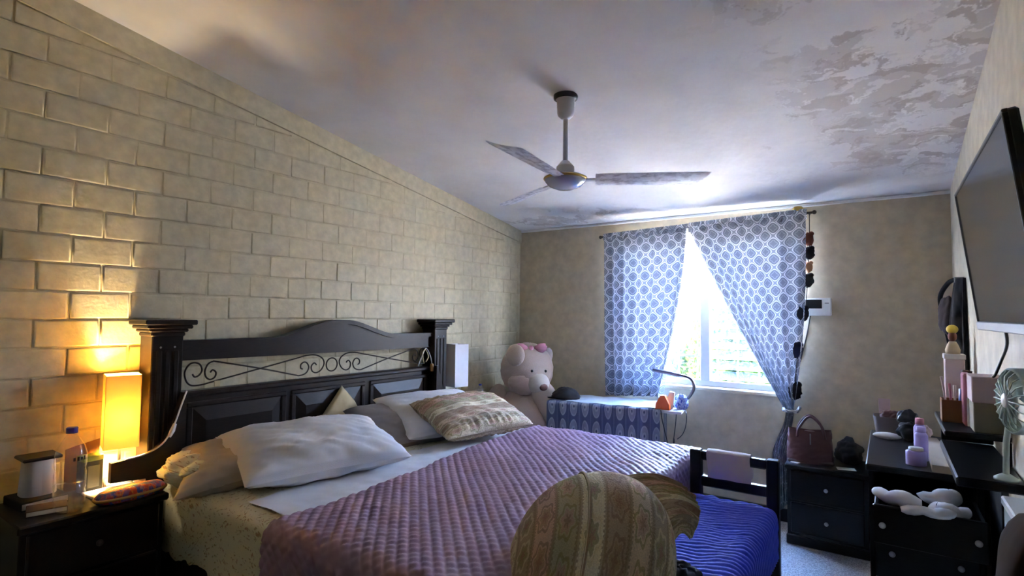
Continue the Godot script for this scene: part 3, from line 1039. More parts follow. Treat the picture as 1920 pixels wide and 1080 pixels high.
# ---------------------------------------------------------------- bench at the foot of the bed
func build_bench() -> void:
	var t := thing("bench", "dark wooden bench with a two-rail end at the foot of the bed", "bench", Vector3(2.265, 0, -2.1))
	for s in [-1.0, 1.0]:
		for e in [-1.0, 1.0]:
			obj("post", bx(Vector3(0.18 * s - 0.027, 0, e * 0.765 - 0.027), Vector3(0.18 * s + 0.027, 0.765 if e < 0 else 0.5, e * 0.765 + 0.027), 0.006), mats.navy_wood, t)
	obj("top_rail", bx(Vector3(-0.155, 0.715, -0.787), Vector3(0.155, 0.76, -0.745), 0.008), mats.navy_wood, t)
	obj("lower_rail", bx(Vector3(-0.155, 0.585, -0.785), Vector3(0.155, 0.635, -0.747), 0.006), mats.navy_wood, t)
	obj("seat_board", bx(Vector3(-0.155, 0.42, -0.735), Vector3(0.155, 0.50, 0.735), 0.006), mats.navy_wood, t)
	for s in [-1.0, 1.0]:
		obj("side_apron", bx(Vector3(0.165 * s - 0.012, 0.36, -0.735), Vector3(0.165 * s + 0.012, 0.46, 0.735), 0.003), mats.navy_wood, t)
	# ribbed blue plush throw
	var m := MB.new()
	m.grid(110, 260, func(u, w):
		var tx: float = lerpf(-0.2, 0.40, u)
		var z: float = lerpf(0.74, -0.725, w)
		var x: float
		var y := 0.545
		var e := 0.15
		var n := Vector3.UP
		if tx < e:
			x = tx
		else:
			var a: float = (tx - e) / 0.05
			if a < PI / 2:
				x = e + 0.05 * sin(a)
				y -= 0.05 * (1.0 - cos(a))
				n = Vector3(sin(a), cos(a), 0)
			else:
				x = e + 0.05
				y -= 0.05 + (tx - e - 0.05 * PI / 2)
				n = Vector3.RIGHT
		# ribs run slantwise across the throw
		var rib: float = pow(absf(sin((z * 0.93 + tx * 0.42) * PI / 0.029)), 0.7) * 0.008
		y += 0.012 * nz.get_noise_2d(tx * 5.0, z * 4.0)
		return Vector3(x, y, z) + n * rib)
	for k in range(0, m.ix.size(), 3):
		pass
	var o := obj("throw_blanket", m.done(), mats.blue_plush)
	o.position = Vector3(2.265, 0, -2.1)
	tag(o, "deep blue ribbed plush throw spread over the bench", "blanket")
	# towel on the top rail
	var tw := MB.new()
	tw.grid(30, 44, func(u, w):
		var x: float = lerpf(-0.12, 0.085, u)
		var s: float = w * 0.31
		var y: float
		var z: float
		if s < 0.14:
			y = 0.762 - 0.125 + s * 0.93
			z = 0.029
		elif s < 0.20:
			var a: float = (s - 0.14) / 0.06 * PI
			y = 0.764 + 0.01 * sin(a)
			z = 0.029 * cos(a)
		else:
			y = 0.764 - (s - 0.2)
			z = -0.029
		return Vector3(x + 0.004 * sin(y * 40.0), y, z + 0.004 * sin(x * 60.0) * signf(z)), 1.0, 1.0)
	var to := obj("towel", tw.done(), mat("towel_cloth", S(214, 200, 198), 0.95))
	to.position = Vector3(2.265, 0, -2.866)
	tag(to, "pale pink hand towel hung over the bench's top rail", "towel")
	# dark garment with red edge below the big cushion
	var g := thing("jacket", "black garment with a red edge stuffed under the big cushion", "jacket", Vector3(2.345, 0.56, -1.72), -0.3)
	var gm := MB.new()
	gm.ball(Vector3(0, 0.045, 0), Vector3(0.085, 0.06, 0.1), 36, 24, func(d): return 1.0 + 0.3 * nz.get_noise_3d(d.x * 3.0, d.y * 3.0, d.z * 3.0))
	obj("jacket_cloth", gm.done(true), mats.dark_cloth, g)
	obj("red_edge", tubem(spline([Vector3(-0.05, 0.02, 0.12), Vector3(-0.02, 0.075, 0.11), Vector3(0.04, 0.09, 0.09), Vector3(0.085, 0.06, 0.06), Vector3(0.1, 0.01, 0.03)]), 0.013, 8), mat("red_cloth", S(170, 44, 34), 0.8), g)

# ---------------------------------------------------------------- bedside
func drawer_chest(called: String, label: String, cat: String, at: Vector3, turn: float, w: float, d: float, h: float, rows: int, m: Material, knob: Material) -> Node3D:
	# local: front looks along +z, w along x, back at z = 0
	var t := thing(called, label, cat, at, turn)
	obj("carcass", bx(Vector3(-w * 0.5 + 0.01, 0.04, 0.005), Vector3(w * 0.5 - 0.01, h - 0.03, d - 0.025), 0.003), m, t)
	obj("top", bx(Vector3(-w * 0.5, h - 0.03, 0), Vector3(w * 0.5, h, d), 0.006), m, t)
	obj("plinth", bx(Vector3(-w * 0.5 + 0.004, 0, 0.005), Vector3(w * 0.5 - 0.004, 0.06, d - 0.012), 0.005), m, t)
	var dh := (h - 0.03 - 0.07) / rows
	for r in rows:
		var y := 0.07 + r * dh
		var dr := obj("drawer", bx(Vector3(-w * 0.5 + 0.03, y + 0.006, d - 0.03), Vector3(w * 0.5 - 0.03, y + dh - 0.006, d - 0.012), 0.006), m, t)
		var kb := MB.new()
		kb.ball(Vector3(0, y + dh * 0.5, d + 0.004), Vector3(0.012, 0.012, 0.01), 14, 10)
		kb.tube([Vector3(0, y + dh * 0.5, d - 0.014), Vector3(0, y + dh * 0.5, d)], 0.005, 8)
		obj("knob", kb.done(true), knob, dr)
	return t

func shade_lamp(label: String, at: Vector3, turn: float, shade_y: float, shade_h: float, half: float, lit: bool, shade_mat: Material) -> Node3D:
	var t := thing("table_lamp", label, "lamp", at, turn, "square-shaded bedside lamps")
	obj("lamp_base", bx(Vector3(-0.05, 0, -0.05), Vector3(0.05, 0.02, 0.05), 0.004), mats.steel, t)
	obj("stem", tubem([Vector3(0, 0.02, 0), Vector3(0, shade_y + 0.08, 0)], 0.006, 10), mats.steel, t)
	var s := MB.new()
	for k in 4:
		var a := k * PI / 2
		var n := Vector3(cos(a), 0, sin(a))
		var c := Vector3(-sin(a), 0, cos(a))
		var o := n * half
		for side in 2:
			var e := Vector3.ZERO if side == 0 else -n * 0.0015
			var p := [o + c * half + e, o - c * half + e, o - c * half + Vector3.UP * shade_h + e, o + c * half + Vector3.UP * shade_h + e]
			if side == 1:
				p.reverse()
			for i in 4:
				p[i] += Vector3.UP * shade_y
			s.face(p)
	obj("lamp_shade", s.done(), shade_mat, t)
	var bulb := MB.new()
	bulb.ball(Vector3(0, shade_y + 0.13, 0), Vector3(0.028, 0.045, 0.028), 16, 12)
	if lit:
		obj("bulb", bulb.done(true), mat("bulb_glow", S(255, 236, 190), 0.4, {"emission_enabled": true, "emission": S(255, 226, 160), "emission_energy_multiplier": 2.0}), t)
		var l := OmniLight3D.new()
		l.name = "bulb_light"
		l.light_color = S(255, 233, 192)
		l.light_energy = 0.17
		l.light_size = 0.03
		l.omni_range = 9.0
		l.omni_attenuation = 2.0
		l.shadow_enabled = true
		t.add_child(l)
		l.position = Vector3(0, shade_y + 0.13, 0)
	else:
		obj("bulb", bulb.done(true), mats.white_plastic, t)
	return t

func water_bottle(label: String, at: Vector3, h: float, r: float, cap: Material, fill: float) -> Node3D:
	var t := thing("water_bottle", label, "bottle", at)
	var b := MB.new()
	var prof := [Vector2(0.002, 0.0), Vector2(r * 0.8, 0.0), Vector2(r, 0.012), Vector2(r, h * 0.22), Vector2(r * 0.94, h * 0.25), Vector2(r, h * 0.28), Vector2(r, h * 0.45), Vector2(r * 0.92, h * 0.5), Vector2(r, h * 0.55), Vector2(r, h * 0.68), Vector2(r * 0.85, h * 0.77), Vector2(r * 0.45, h * 0.88), Vector2(r * 0.32, h * 0.91), Vector2(r * 0.32, h * 0.95)]
	b.lathe(prof, 28)
	obj("bottle_body", b.done(true), mats.bottle_clear, t)
	var w := MB.new()
	w.lathe([Vector2(0.001, 0.004), Vector2(r * 0.78, 0.004), Vector2(r * 0.95, 0.015), Vector2(r * 0.93, h * fill), Vector2(0.001, h * fill)], 28)
	obj("water", w.done(true), mat("water_clear", Color(0.9, 0.95, 0.97, 0.05), 0.02, {"transparency": BaseMaterial3D.TRANSPARENCY_ALPHA}), t)
	var c := MB.new()
	c.lathe([Vector2(0.001, h * 0.93), Vector2(r * 0.38, h * 0.93), Vector2(r * 0.38, h * 0.99), Vector2(r * 0.34, h), Vector2(0.001, h)], 20)
	obj("cap", c.done(), cap, t)
	return t

func build_near_nightstand() -> void:
	var top := 0.68
	drawer_chest("nightstand", "dark brown nightstand beside the lit lamp, cluttered with bottle and case", "nightstand", Vector3(0.02, 0, -0.845), PI / 2, 0.485, 0.385, top, 3, mats.dark_wood, mats.iron)
	var sm := mat("shade_linen", S(246, 216, 128), 0.9, {"backlight_enabled": true, "backlight": Color(0.48, 0.43, 0.27)})
	shade_lamp("lit bedside lamp with a glowing square yellow shade", Vector3(0.105, top, -1.005), deg_to_rad(-14), 0.165, 0.315, 0.064, true, sm)
	# lamp cord running over the wing with its switch
	var cd := thing("lamp_cord", "thin pale lamp cord with a switch lying along the headboard's wing", "cord", Vector3(0.196, 0, 0))
	obj("wire", tubem(spline([Vector3(0, 1.07, -1.235), Vector3(0, 1.0, -1.212), Vector3(0, 0.93, -1.19), Vector3(0, 0.875, -1.165), Vector3(0, 0.835, -1.13), Vector3(0, 0.81, -1.07), Vector3(-0.01, 0.799, -1.0)]), 0.004, 6), mats.card_white, cd)
	obj("switch", tubem([Vector3(0.003, 0.925, -1.188), Vector3(0.003, 0.895, -1.178), Vector3(0.003, 0.868, -1.165)], [0.008, 0.012, 0.008], 8), mats.card_white, cd)
	# tall bottle of water
	var wb := water_bottle("big clear water bottle with a blue cap, a third full, on the nightstand", Vector3(0.33, top, -0.765), 0.315, 0.05, mats.blue_cap, 0.33)
	# faint dark marks moulded on the shoulder
	for k in 4:
		var a := deg_to_rad(-38.0 + k * 14.0)
		var mk := obj("print_mark", bxc(Vector3.ZERO, Vector3(0.0012, [0.016, 0.01, 0.015, 0.013][k], 0.007), 0.0003), mats.iron, wb)
		mk.transform = Transform3D(Basis(Vector3.UP, -a), Vector3(cos(a) * 0.0505, 0.2, sin(a) * 0.0505))
	# zipped case with bright print
	nz.seed = 61
	var cm := mat("case_print", Color.WHITE, 0.55, {"albedo_texture": img_tex(256, 128, func(u, w):
		var a := nz.get_noise_2d(u * 5.0, w * 3.0)
		var b := nz.get_noise_2d(u * 4.0 + 20.0, w * 4.0)
		var c := S(72, 86, 158)
		if a > 0.22:
			c = S(214, 80, 40)
		elif a > 0.12:
			c = S(232, 158, 72)
		elif b > 0.2:
			c = S(70, 108, 180)
		elif b < -0.28:
			c = S(178, 44, 40)
		return c), "uv1_triplanar": true, "uv1_scale": Vector3.ONE * 5.0})
	var pc := thing("zip_case", "oblong zipped case printed blue, red and orange on the nightstand", "case", Vector3(0.352, top, -0.965), deg_to_rad(4))
	var cs := MB.new()
	cs.lathe([Vector2(0.001, 0.0), Vector2(0.06, 0.0), Vector2(0.066, 0.01), Vector2(0.066, 0.03), Vector2(0.058, 0.044), Vector2(0.035, 0.05), Vector2(0.001, 0.051)], 40, Vector3.ZERO, 2.6)
	cs.moved(Transform3D(Basis.from_scale(Vector3(0.72, 1, 1.92)), Vector3.ZERO))
	obj("case_shell", cs.done(true), cm, pc)
	var zp := []
	for k in 49:
		var an := TAU * k / 48.0
		var c := cos(an)
		var s := sin(an)
		var kk: float = pow(pow(absf(c), 2.6) + pow(absf(s), 2.6), -1.0 / 2.6)
		zp.append(Vector3(c * kk * 0.0672 * 0.72, 0.02, s * kk * 0.0668 * 1.92))
	obj("zip_band", tubem(zp, 0.006, 6), mat("zip_yellow", S(204, 152, 78), 0.7), pc)
	# white carton with a dark open lid
	var wc := thing("paper_carton", "white tapered carton with a dark lid at the back of the nightstand", "carton", Vector3(0.115, top + 0.036, -0.725))
	var cc := MB.new()
	cc.lathe([Vector2(0.001, 0.0), Vector2(0.056, 0.0), Vector2(0.049, 0.135), Vector2(0.001, 0.135)], 28, Vector3.ZERO, 3.0)
	obj("carton_body", cc.done(), mats.card_white, wc)
	obj("lid", bx(Vector3(-0.06, 0.136, -0.062), Vector3(0.06, 0.149, 0.062), 0.004), mats.iron, wc)
	# dark tin box with green band and a brown card on it
	var gb := thing("tall_box", "tall dark box with a green band beside the bottle", "box", Vector3(0.12, top, -0.895), deg_to_rad(8))
	obj("box_body", bx(Vector3(-0.03, 0, -0.036), Vector3(0.03, 0.15, 0.036), 0.003), mat("box_dark", S(52, 50, 38), 0.5), gb)
	obj("band", bx(Vector3(-0.0305, 0.128, -0.0365), Vector3(0.0305, 0.151, 0.0365), 0.002), mat("box_green", S(128, 136, 52), 0.6), gb)
	obj("print_panel", bx(Vector3(0.0298, 0.02, -0.022), Vector3(0.0308, 0.11, 0.022), 0.0004), mat("box_print", S(92, 92, 80), 0.6), gb)
	var cf := thing("card_flap", "brown cardboard piece standing behind the green-banded box", "cardboard", Vector3(0.062, top, -0.88), deg_to_rad(-6))
	var cfm := MB.new()
	cfm.prism([Vector2(-0.062, 0), Vector2(0.055, 0), Vector2(0.055, 0.175), Vector2(0.02, 0.186), Vector2(-0.062, 0.205)], Vector3.ZERO, Vector3.BACK, Vector3.UP, Vector3(0.004, 0, 0))
	obj("sheet", cfm.done(), mats.card_brown, cf)
	# books under the carton
	var bk := thing("book", "dark hardback lying under the white carton", "book", Vector3(0.13, top, -0.72), 0.08)
	obj("cover", bx(Vector3(-0.085, 0, -0.075), Vector3(0.085, 0.035, 0.075), 0.003), mats.dark_cloth, bk)
	obj("pages", bx(Vector3(-0.078, 0.006, -0.072), Vector3(0.0855, 0.029, 0.072), 0.001), mats.card_white, bk)
	var bk2 := thing("book", "small brown paperback lying in front of the dark hardback", "book", Vector3(0.275, top, -0.715), -0.25)
	obj("cover", bx(Vector3(-0.045, 0, -0.06), Vector3(0.045, 0.022, 0.06), 0.002), mats.leather_brown, bk2)
	obj("pages", bx(Vector3(-0.04, 0.003, -0.058), Vector3(0.0455, 0.019, 0.058), 0.001), mats.card_white, bk2)
	var mg := obj("magazine", bxc(Vector3.ZERO, Vector3(0.14, 0.01, 0.19), 0.002), mats.card_white)
	place(mg, Vector3(0.225, top + 0.006, -0.955), 3.0, 0.0)
	tag(mg, "thin magazine lying flat between the wing and the zipped case", "magazine")

func build_far_side() -> void:
	var top := 0.70
	drawer_chest("nightstand", "dark brown nightstand at the far side of the bed, nearly hidden by pillows", "nightstand", Vector3(0.02, 0, -3.335), PI / 2, 0.40, 0.36, top, 3, mats.dark_wood, mats.iron)
	shade_lamp("unlit bedside lamp with a square white shade by the far bedpost", Vector3(0.15, top, -3.225), deg_to_rad(-10), 0.185, 0.325, 0.066, false, mat("shade_white", S(226, 222, 224), 0.9))
	water_bottle("small water bottle with a dark blue cap near the teddy bear", Vector3(0.235, top, -3.42), 0.19, 0.033, mats.blue_cap, 0.3)
	var pb := obj("pill_box", bx(Vector3(-0.025, 0, -0.02), Vector3(0.025, 0.10, 0.02), 0.003), mats.card_white)
	pb.position = Vector3(0.29, top, -3.20)
	tag(pb, "little white box standing next to the unlit lamp", "box")
	var bk := obj("dark_pouch", bx(Vector3(-0.03, 0, -0.025), Vector3(0.03, 0.09, 0.025), 0.012), mats.dark_cloth)
	bk.position = Vector3(0.17, top, -3.345)
	tag(bk, "small black pouch behind the far water bottle", "pouch")
	# cord looped over the scrollwork with an amber switch
	var cd := thing("switch_cord", "pale cord looped on the iron scrollwork with an amber switch", "cord", Vector3(0.118, 0, 0))
	obj("wire", tubem(spline([Vector3(-0.02, 1.06, -2.86), Vector3(0, 1.17, -2.90), Vector3(0.0, 1.185, -2.925), Vector3(0.01, 1.13, -2.955), Vector3(0.02, 1.07, -2.962), Vector3(0.02, 1.03, -2.962)]), 0.004, 6), mats.card_white, cd)
	obj("loop", tubem(spline([Vector3(0, 1.08, -2.90), Vector3(0.01, 1.15, -2.875), Vector3(0.01, 1.18, -2.90), Vector3(0.01, 1.13, -2.935), Vector3(0, 1.09, -2.92)]), 0.004, 6), mats.cream_cotton, cd)
	obj("switch", tubem([Vector3(0.02, 1.075, -2.962), Vector3(0.02, 1.05, -2.962), Vector3(0.02, 1.02, -2.962)], [0.011, 0.016, 0.013], 10), mat("amber", S(206, 150, 84), 0.4), cd)
	var tg := obj("round_tag", bxc(Vector3.ZERO, Vector3(0.006, 0.03, 0.03), 0.003), mats.cream_cotton)
	tg.position = Vector3(0.105, 1.078, -1.42)
	tag(tg, "small cream tag resting under the scrollwork's near end", "tag")

# ---------------------------------------------------------------- giant teddy bear
func build_bear() -> void:
	nz.seed = 71
	var t := thing("teddy_bear", "giant beige teddy bear with a pink bow sitting in the corner", "teddy bear", Vector3(0.40, 0, -3.86))
	var fur := func(d): return 1.0 + 0.045 * nz.get_noise_3d(d.x * 6.0, d.y * 6.0, d.z * 6.0) + 0.02 * nz.get_noise_3d(d.x * 22.0, d.y * 22.0, d.z * 22.0)
	var add := func(called: String, c: Vector3, r: Vector3, m: Material, tilt := Vector3.ZERO, parent: Node = null):
		var b := MB.new()
		b.ball(Vector3.ZERO, r, 40, 28, fur)
		var o := obj(called, b.done(true), m, parent if parent else t)
		o.position = c
		o.rotation = tilt
		return o
	add.call("body", Vector3(0.0, 0.42, 0.02), Vector3(0.31, 0.43, 0.28), mats.plush)
	add.call("belly", Vector3(0.05, 0.52, 0.16), Vector3(0.22, 0.25, 0.17), mats.plush)
	var hd = add.call("head", Vector3(0.01, 0.985, 0.03), Vector3(0.225, 0.225, 0.205), mats.plush, Vector3(0.16, 1.02, -0.05))
	add.call("muzzle", Vector3(0.02, -0.065, 0.18), Vector3(0.098, 0.085, 0.1), mats.muzzle, Vector3.ZERO, hd)
	add.call("nose", Vector3(0.03, -0.075, 0.275), Vector3(0.036, 0.028, 0.022), mat("nose_brown", S(112, 76, 66), 0.7), Vector3.ZERO, hd)
	add.call("cheek", Vector3(-0.05, -0.08, 0.1), Vector3(0.15, 0.11, 0.11), mats.plush, Vector3.ZERO, hd)
	for e in [Vector3(-0.05, 0.035, 0.192), Vector3(0.075, 0.035, 0.19)]:
		add.call("eye", e, Vector3.ONE * 0.012, mats.black_plastic, Vector3.ZERO, hd)
	add.call("ear", Vector3(-0.17, 0.14, 0.1), Vector3(0.08, 0.09, 0.04), mats.plush, Vector3(-0.35, -0.9, 0.5), hd)
	add.call("ear", Vector3(0.165, 0.12, 0.02), Vector3(0.06, 0.08, 0.035), mats.plush, Vector3(-0.2, 0.5, -0.75), hd)
	add.call("arm", Vector3(-0.235, 0.6, 0.17), Vector3(0.105, 0.26, 0.12), mats.plush, Vector3(-0.15, 0, -0.18))
	add.call("arm", Vector3(0.225, 0.74, 0.06), Vector3(0.1, 0.22, 0.11), mats.plush, Vector3(-0.1, 0, 0.55))
	add.call("leg", Vector3(-0.13, 0.14, 0.17), Vector3(0.12, 0.13, 0.13), mats.plush)
	add.call("leg", Vector3(0.17, 0.14, 0.17), Vector3(0.11, 0.13, 0.14), mats.plush, Vector3(0, 0.2, 0))
	# bow
	var bow := MB.new()
	for s in [-1.0, 1.0]:
		bow.ball(Vector3(0.06 * s, 0.004, 0), Vector3(0.07, 0.045, 0.026), 24, 14, func(d): return (0.5 + 0.55 * clampf(d.x * s + 0.4, 0.0, 1.0)) * (1.0 + 0.08 * sin(d.y * 12.0)))
	bow.ball(Vector3.ZERO, Vector3(0.02, 0.022, 0.026), 12, 8)
	var bo := obj("bow", bow.done(true), mats.rose, hd)
	bo.position = Vector3(-0.03, 0.2, 0.09)
	bo.rotation = Vector3(-0.35, -0.3, 0.1)

# ---------------------------------------------------------------- side table under the window
func build_table() -> void:
	var turn := deg_to_rad(10)
	var at := Vector3(1.185, 0, -3.93)
	var t := thing("side_table", "narrow folding table under the window, covered by a printed cloth", "table", at, turn)
	obj("table_top", bx(Vector3(-0.50, 0.755, -0.2), Vector3(0.50, 0.775, 0.2), 0.004), mats.white_paint, t)
	for x in [-0.44, 0.33]:
		for z in [-0.17, 0.17]:
			obj("leg", tubem([Vector3(x, 0, z), Vector3(x, 0.757, z)], 0.012, 8), mats.steel, t)
	var m := MB.new()
	var L := 0.86
	m.grid(120, 80, func(u, w):
		# w runs from the back of the top over the front edge and down
		var x: float = -0.505 + u * L
		var s: float = w * 0.80
		var y := 0.7785
		var z: float = -0.2 + s
		if s > 0.395:
			var a := (s - 0.395) / 0.02
			if a < PI / 2:
				z = 0.195 + 0.02 * sin(a)
				y -= 0.02 * (1.0 - cos(a))
			else:
				z = 0.215 + 0.012 * sin(u * 34.0) * minf(1.0, (a - 1.5) * 0.1) + 0.006 * sin(u * 90.0)
				y -= 0.02 + (s - 0.395 - 0.02 * PI / 2)
		else:
			y += 0.003 * nz.get_noise_2d(x * 12.0, z * 12.0)
		return Vector3(x, y, z), L / 0.088, 1.55)
	for k in range(0, m.ix.size(), 3):
		var tmp := m.ix[k + 1]
		m.ix[k + 1] = m.ix[k + 2]
		m.ix[k + 2] = tmp
	var o := obj("table_cloth", m.done(), mats.print_cloth)
	o.position = at
	o.rotation.y = turn
	tag(o, "blue-grey printed cloth draped over the narrow table under the window", "tablecloth")
	# pale cloth on top
	var pl := MB.new()
	pl.grid(40, 20, func(u, w): return Vector3(-0.36 + 0.72 * u, 0.7835 + 0.003 * sin(u * 23.0 + w * 5.0), 0.185 - 0.375 * w), 1, 1)
	var po := obj("pale_runner", pl.done(), mat("runner_cloth", S(186, 196, 208), 0.9))
	po.position = at
	po.rotation.y = turn
	tag(po, "pale blue cloth lying flat on the printed tablecloth", "cloth")
	# black cap
	var cp := thing("soft_hat", "soft black cap lying on the table beside the teddy bear", "cap", Vector3(0.80, 0.787, -3.80), deg_to_rad(12))
	var cm := MB.new()
	cm.ball(Vector3.ZERO, Vector3(0.115, 0.085, 0.085), 32, 20, func(d): return (1.0 + 0.12 * nz.get_noise_3d(d.x * 2.5, d.y * 2.5, d.z * 2.5)) * (1.0 if d.y > 0.0 else 0.75))
	for k in cm.v.size():
		cm.v[k].y = maxf(cm.v[k].y, -0.002)
	obj("crown", cm.done(true), mats.dark_cloth, cp)
	var bm := MB.new()
	bm.prism([Vector2(-0.09, -0.06), Vector2(-0.15, -0.045), Vector2(-0.185, 0.0), Vector2(-0.15, 0.045), Vector2(-0.09, 0.06)], Vector3(0, -0.001, 0), Vector3.RIGHT, Vector3.BACK, Vector3(0, 0.008, 0))
	obj("peak", bm.done(), mats.dark_cloth, cp)
	# bent tube lamp clipped to the table's right end
	var gl := thing("gooseneck_lamp", "bent tube reading lamp at the right end of the narrow table", "lamp", Vector3(1.62, 0.776, -3.99))
	obj("neck", tubem(spline([Vector3(0.02, 0.0, 0.0), Vector3(0.07, 0.05, 0.03), Vector3(0.125, 0.11, 0.06), Vector3(0.15, 0.17, 0.07), Vector3(0.125, 0.225, 0.075), Vector3(0.06, 0.243, 0.08)]), 0.011, 10), mats.steel, gl)
	obj("lamp_head", tubem([Vector3(0.065, 0.242, 0.08), Vector3(-0.05, 0.258, 0.085), Vector3(-0.145, 0.268, 0.09)], [0.012, 0.015, 0.014], 10), mat("lamp_grey", S(140, 146, 170), 0.4), gl)
	obj("clamp", bx(Vector3(-0.02, 0.0, -0.025), Vector3(0.045, 0.018, 0.025), 0.004), mats.black_plastic, gl)
	# packets
	var op := MB.new()
	op.prism([Vector2(-0.052, 0), Vector2(0.052, 0), Vector2(0.05, 0.035), Vector2(0.018, 0.1), Vector2(-0.012, 0.1), Vector2(-0.048, 0.04)], Vector3(0, 0, -0.02), Vector3.RIGHT, Vector3.UP, Vector3(0, 0, 0.035))
	var oo := obj("orange_packet", op.done(), mats.orange_pack)
	oo.position = Vector3(1.575, 0.777, -3.83)
	tag(oo, "bright orange packet at the right end of the narrow table", "packet")
	var wp := MB.new()
	wp.prism([Vector2(-0.03, 0), Vector2(0.03, 0), Vector2(0.045, 0.12), Vector2(0.01, 0.125)], Vector3(0, 0, -0.01), Vector3.RIGHT, Vector3.UP, Vector3(0, 0, 0.008))
	var wo := obj("white_packet", wp.done(), mats.white_plastic)
	wo.position = Vector3(1.60, 0.777, -3.875)
	tag(wo, "white paper packet sticking up behind the orange packet", "packet")
	nz.seed = 81
	var bmx := mat("blue_print", Color.WHITE, 0.35, {"albedo_texture": img_tex(64, 64, func(u, w):
		var a := nz.get_noise_2d(u * 5.0, w * 5.0)
		return S(40, 62, 180) if a > 0.12 else (S(222, 228, 238) if a > -0.12 else S(150, 172, 220))), "uv1_triplanar": true, "uv1_scale": Vector3.ONE * 9.0})
	var bp := MB.new()
	bp.ball(Vector3.ZERO, Vector3(0.055, 0.055, 0.035), 26, 18, func(d): return 1.0 + 0.35 * nz.get_noise_3d(d.x * 3.0, d.y * 3.0, d.z * 3.0))
	var bo := obj("snack_bag", bp.done(true), bmx)
	bo.position = Vector3(1.672, 0.825, -3.93)
	tag(bo, "crumpled blue and white bag beside the orange packet", "bag")
	var cables := [[Vector3(1.57, 0.775, -3.80), Vector3(1.585, 0.72, -3.78), Vector3(1.60, 0.64, -3.79), Vector3(1.62, 0.54, -3.80), Vector3(1.62, 0.45, -3.82)], [Vector3(1.665, 0.775, -3.86), Vector3(1.668, 0.74, -3.84), Vector3(1.66, 0.66, -3.84), Vector3(1.65, 0.58, -3.84)], [Vector3(1.70, 0.785, -3.93), Vector3(1.722, 0.74, -3.9), Vector3(1.715, 0.66, -3.9), Vector3(1.69, 0.6, -3.9), Vector3(1.655, 0.565, -3.9)]]
	var names := ["leftmost thin black cable hanging below the orange packet", "middle black cable ending in a plug below the blue bag", "rightmost curling cable hanging from the narrow table"]
	for k in 3:
		var c := thing("hanging_cable", names[k], "cable", cables[k][0], 0.0, "cables hanging from the table end")
		var pts := []
		for p in cables[k]:
			pts.append(p - cables[k][0])
		obj("wire", tubem(spline(pts), 0.0035, 6), mats.black_plastic, c)
		if k == 1:
			obj("plug", tubem([pts[-1], pts[-1] - Vector3(0, 0.035, 0)], [0.006, 0.008], 8), mats.black_plastic, c)

# ---------------------------------------------------------------- ceiling fan
func build_fan() -> void:
	var fx := 1.587
	var fz := -2.36
	var cy := ceil_y(fz)
	var t := thing("ceiling_fan", "white three-blade ceiling fan with a gold-ringed motor", "ceiling fan", Vector3(fx, 2.105, fz))
	var wm := mat("fan_white", S(206, 204, 208), 0.4)
	var top := cy - 2.105
	var hole := MB.new()
	hole.lathe([Vector2(0.052, -0.016), Vector2(0.062, -0.01), Vector2(0.062, 0.008)], 28, Vector3(0, top - 0.004, 0))
	obj("mount_ring", hole.done(true), mats.black_plastic, t)
	var cup := MB.new()
	cup.lathe([Vector2(0.001, -0.12), Vector2(0.022, -0.118), Vector2(0.04, -0.1), Vector2(0.044, -0.085), Vector2(0.046, -0.02), Vector2(0.056, -0.012)], 28, Vector3(0, top, 0))
	obj("canopy_cup", cup.done(true), wm, t)
	obj("down_rod", tubem([Vector3(0, 0.06, 0), Vector3(0, top - 0.005, 0)], 0.0125, 12), wm, t)
	var nk := MB.new()
	nk.lathe([Vector2(0.045, 0.04), Vector2(0.045, 0.085), Vector2(0.036, 0.095), Vector2(0.018, 0.115), Vector2(0.001, 0.116)], 24)
	obj("rod_cover", nk.done(true), wm, t)
	var mo := MB.new()
	mo.lathe([Vector2(0.001, -0.03), Vector2(0.045, -0.027), Vector2(0.08, -0.013), Vector2(0.1, 0.008), Vector2(0.104, 0.02), Vector2(0.102, 0.032), Vector2(0.08, 0.042), Vector2(0.001, 0.048)], 40)
	obj("motor_housing", mo.done(true), mat("fan_chrome", S(200, 200, 208), 0.18, {"metallic": 0.35}), t)
	var gr := []
	for k in 49:
		gr.append(Vector3(0.104 * cos(TAU * k / 48.0), 0.024, 0.104 * sin(TAU * k / 48.0)))
	obj("gold_ring", tubem(gr, 0.0065, 8), mat("brass", S(206, 170, 92), 0.3, {"metallic": 0.7}), t)
	# dusty blades
	nz.seed = 91
	var dm := mat("dusty_blade", Color.WHITE, 0.45, {"albedo_texture": img_tex(256, 64, func(u, w):
		var a := nz.get_noise_2d(u * 7.0, w * 3.0)
		var b := nz.get_noise_2d(u * 22.0, w * 9.0)
		return S(226, 225, 232).lerp(S(176, 172, 182), clampf(0.25 + a * 1.8 + b * 0.6, 0.0, 1.0)))})
	var bl := MB.new()
	for side in [1.0, -1.0]:
		bl.grid(30, 6, func(u, w):
			var r: float = lerpf(0.15, 0.665, u)
			var hw: float = lerpf(0.055, 0.068, u) * (1.0 - 0.12 * smoothstep(0.93, 1.0, u))
			var c: float = (w * 2.0 - 1.0) * side
			var cut: float = 0.03 * c * smoothstep(0.85, 1.0, u)
			return Vector3(r + cut, -side * 0.0012 + 0.014 * c + 0.006 * c * c - 0.006 * u, c * hw), 1, 1)
	var bm := bl.done()
	var ar := MB.new()
	ar.box(Vector3(0.075, 0.002, -0.018), Vector3(0.22, 0.008, 0.018), 0.002)
	var am := ar.done()
	for a in [27.0, 152.0, 277.0]:
		var b := obj("blade", bm, dm, t)
		b.rotation.y = deg_to_rad(a)
		b.position.y = 0.012
		obj("blade_arm", am, wm, b)

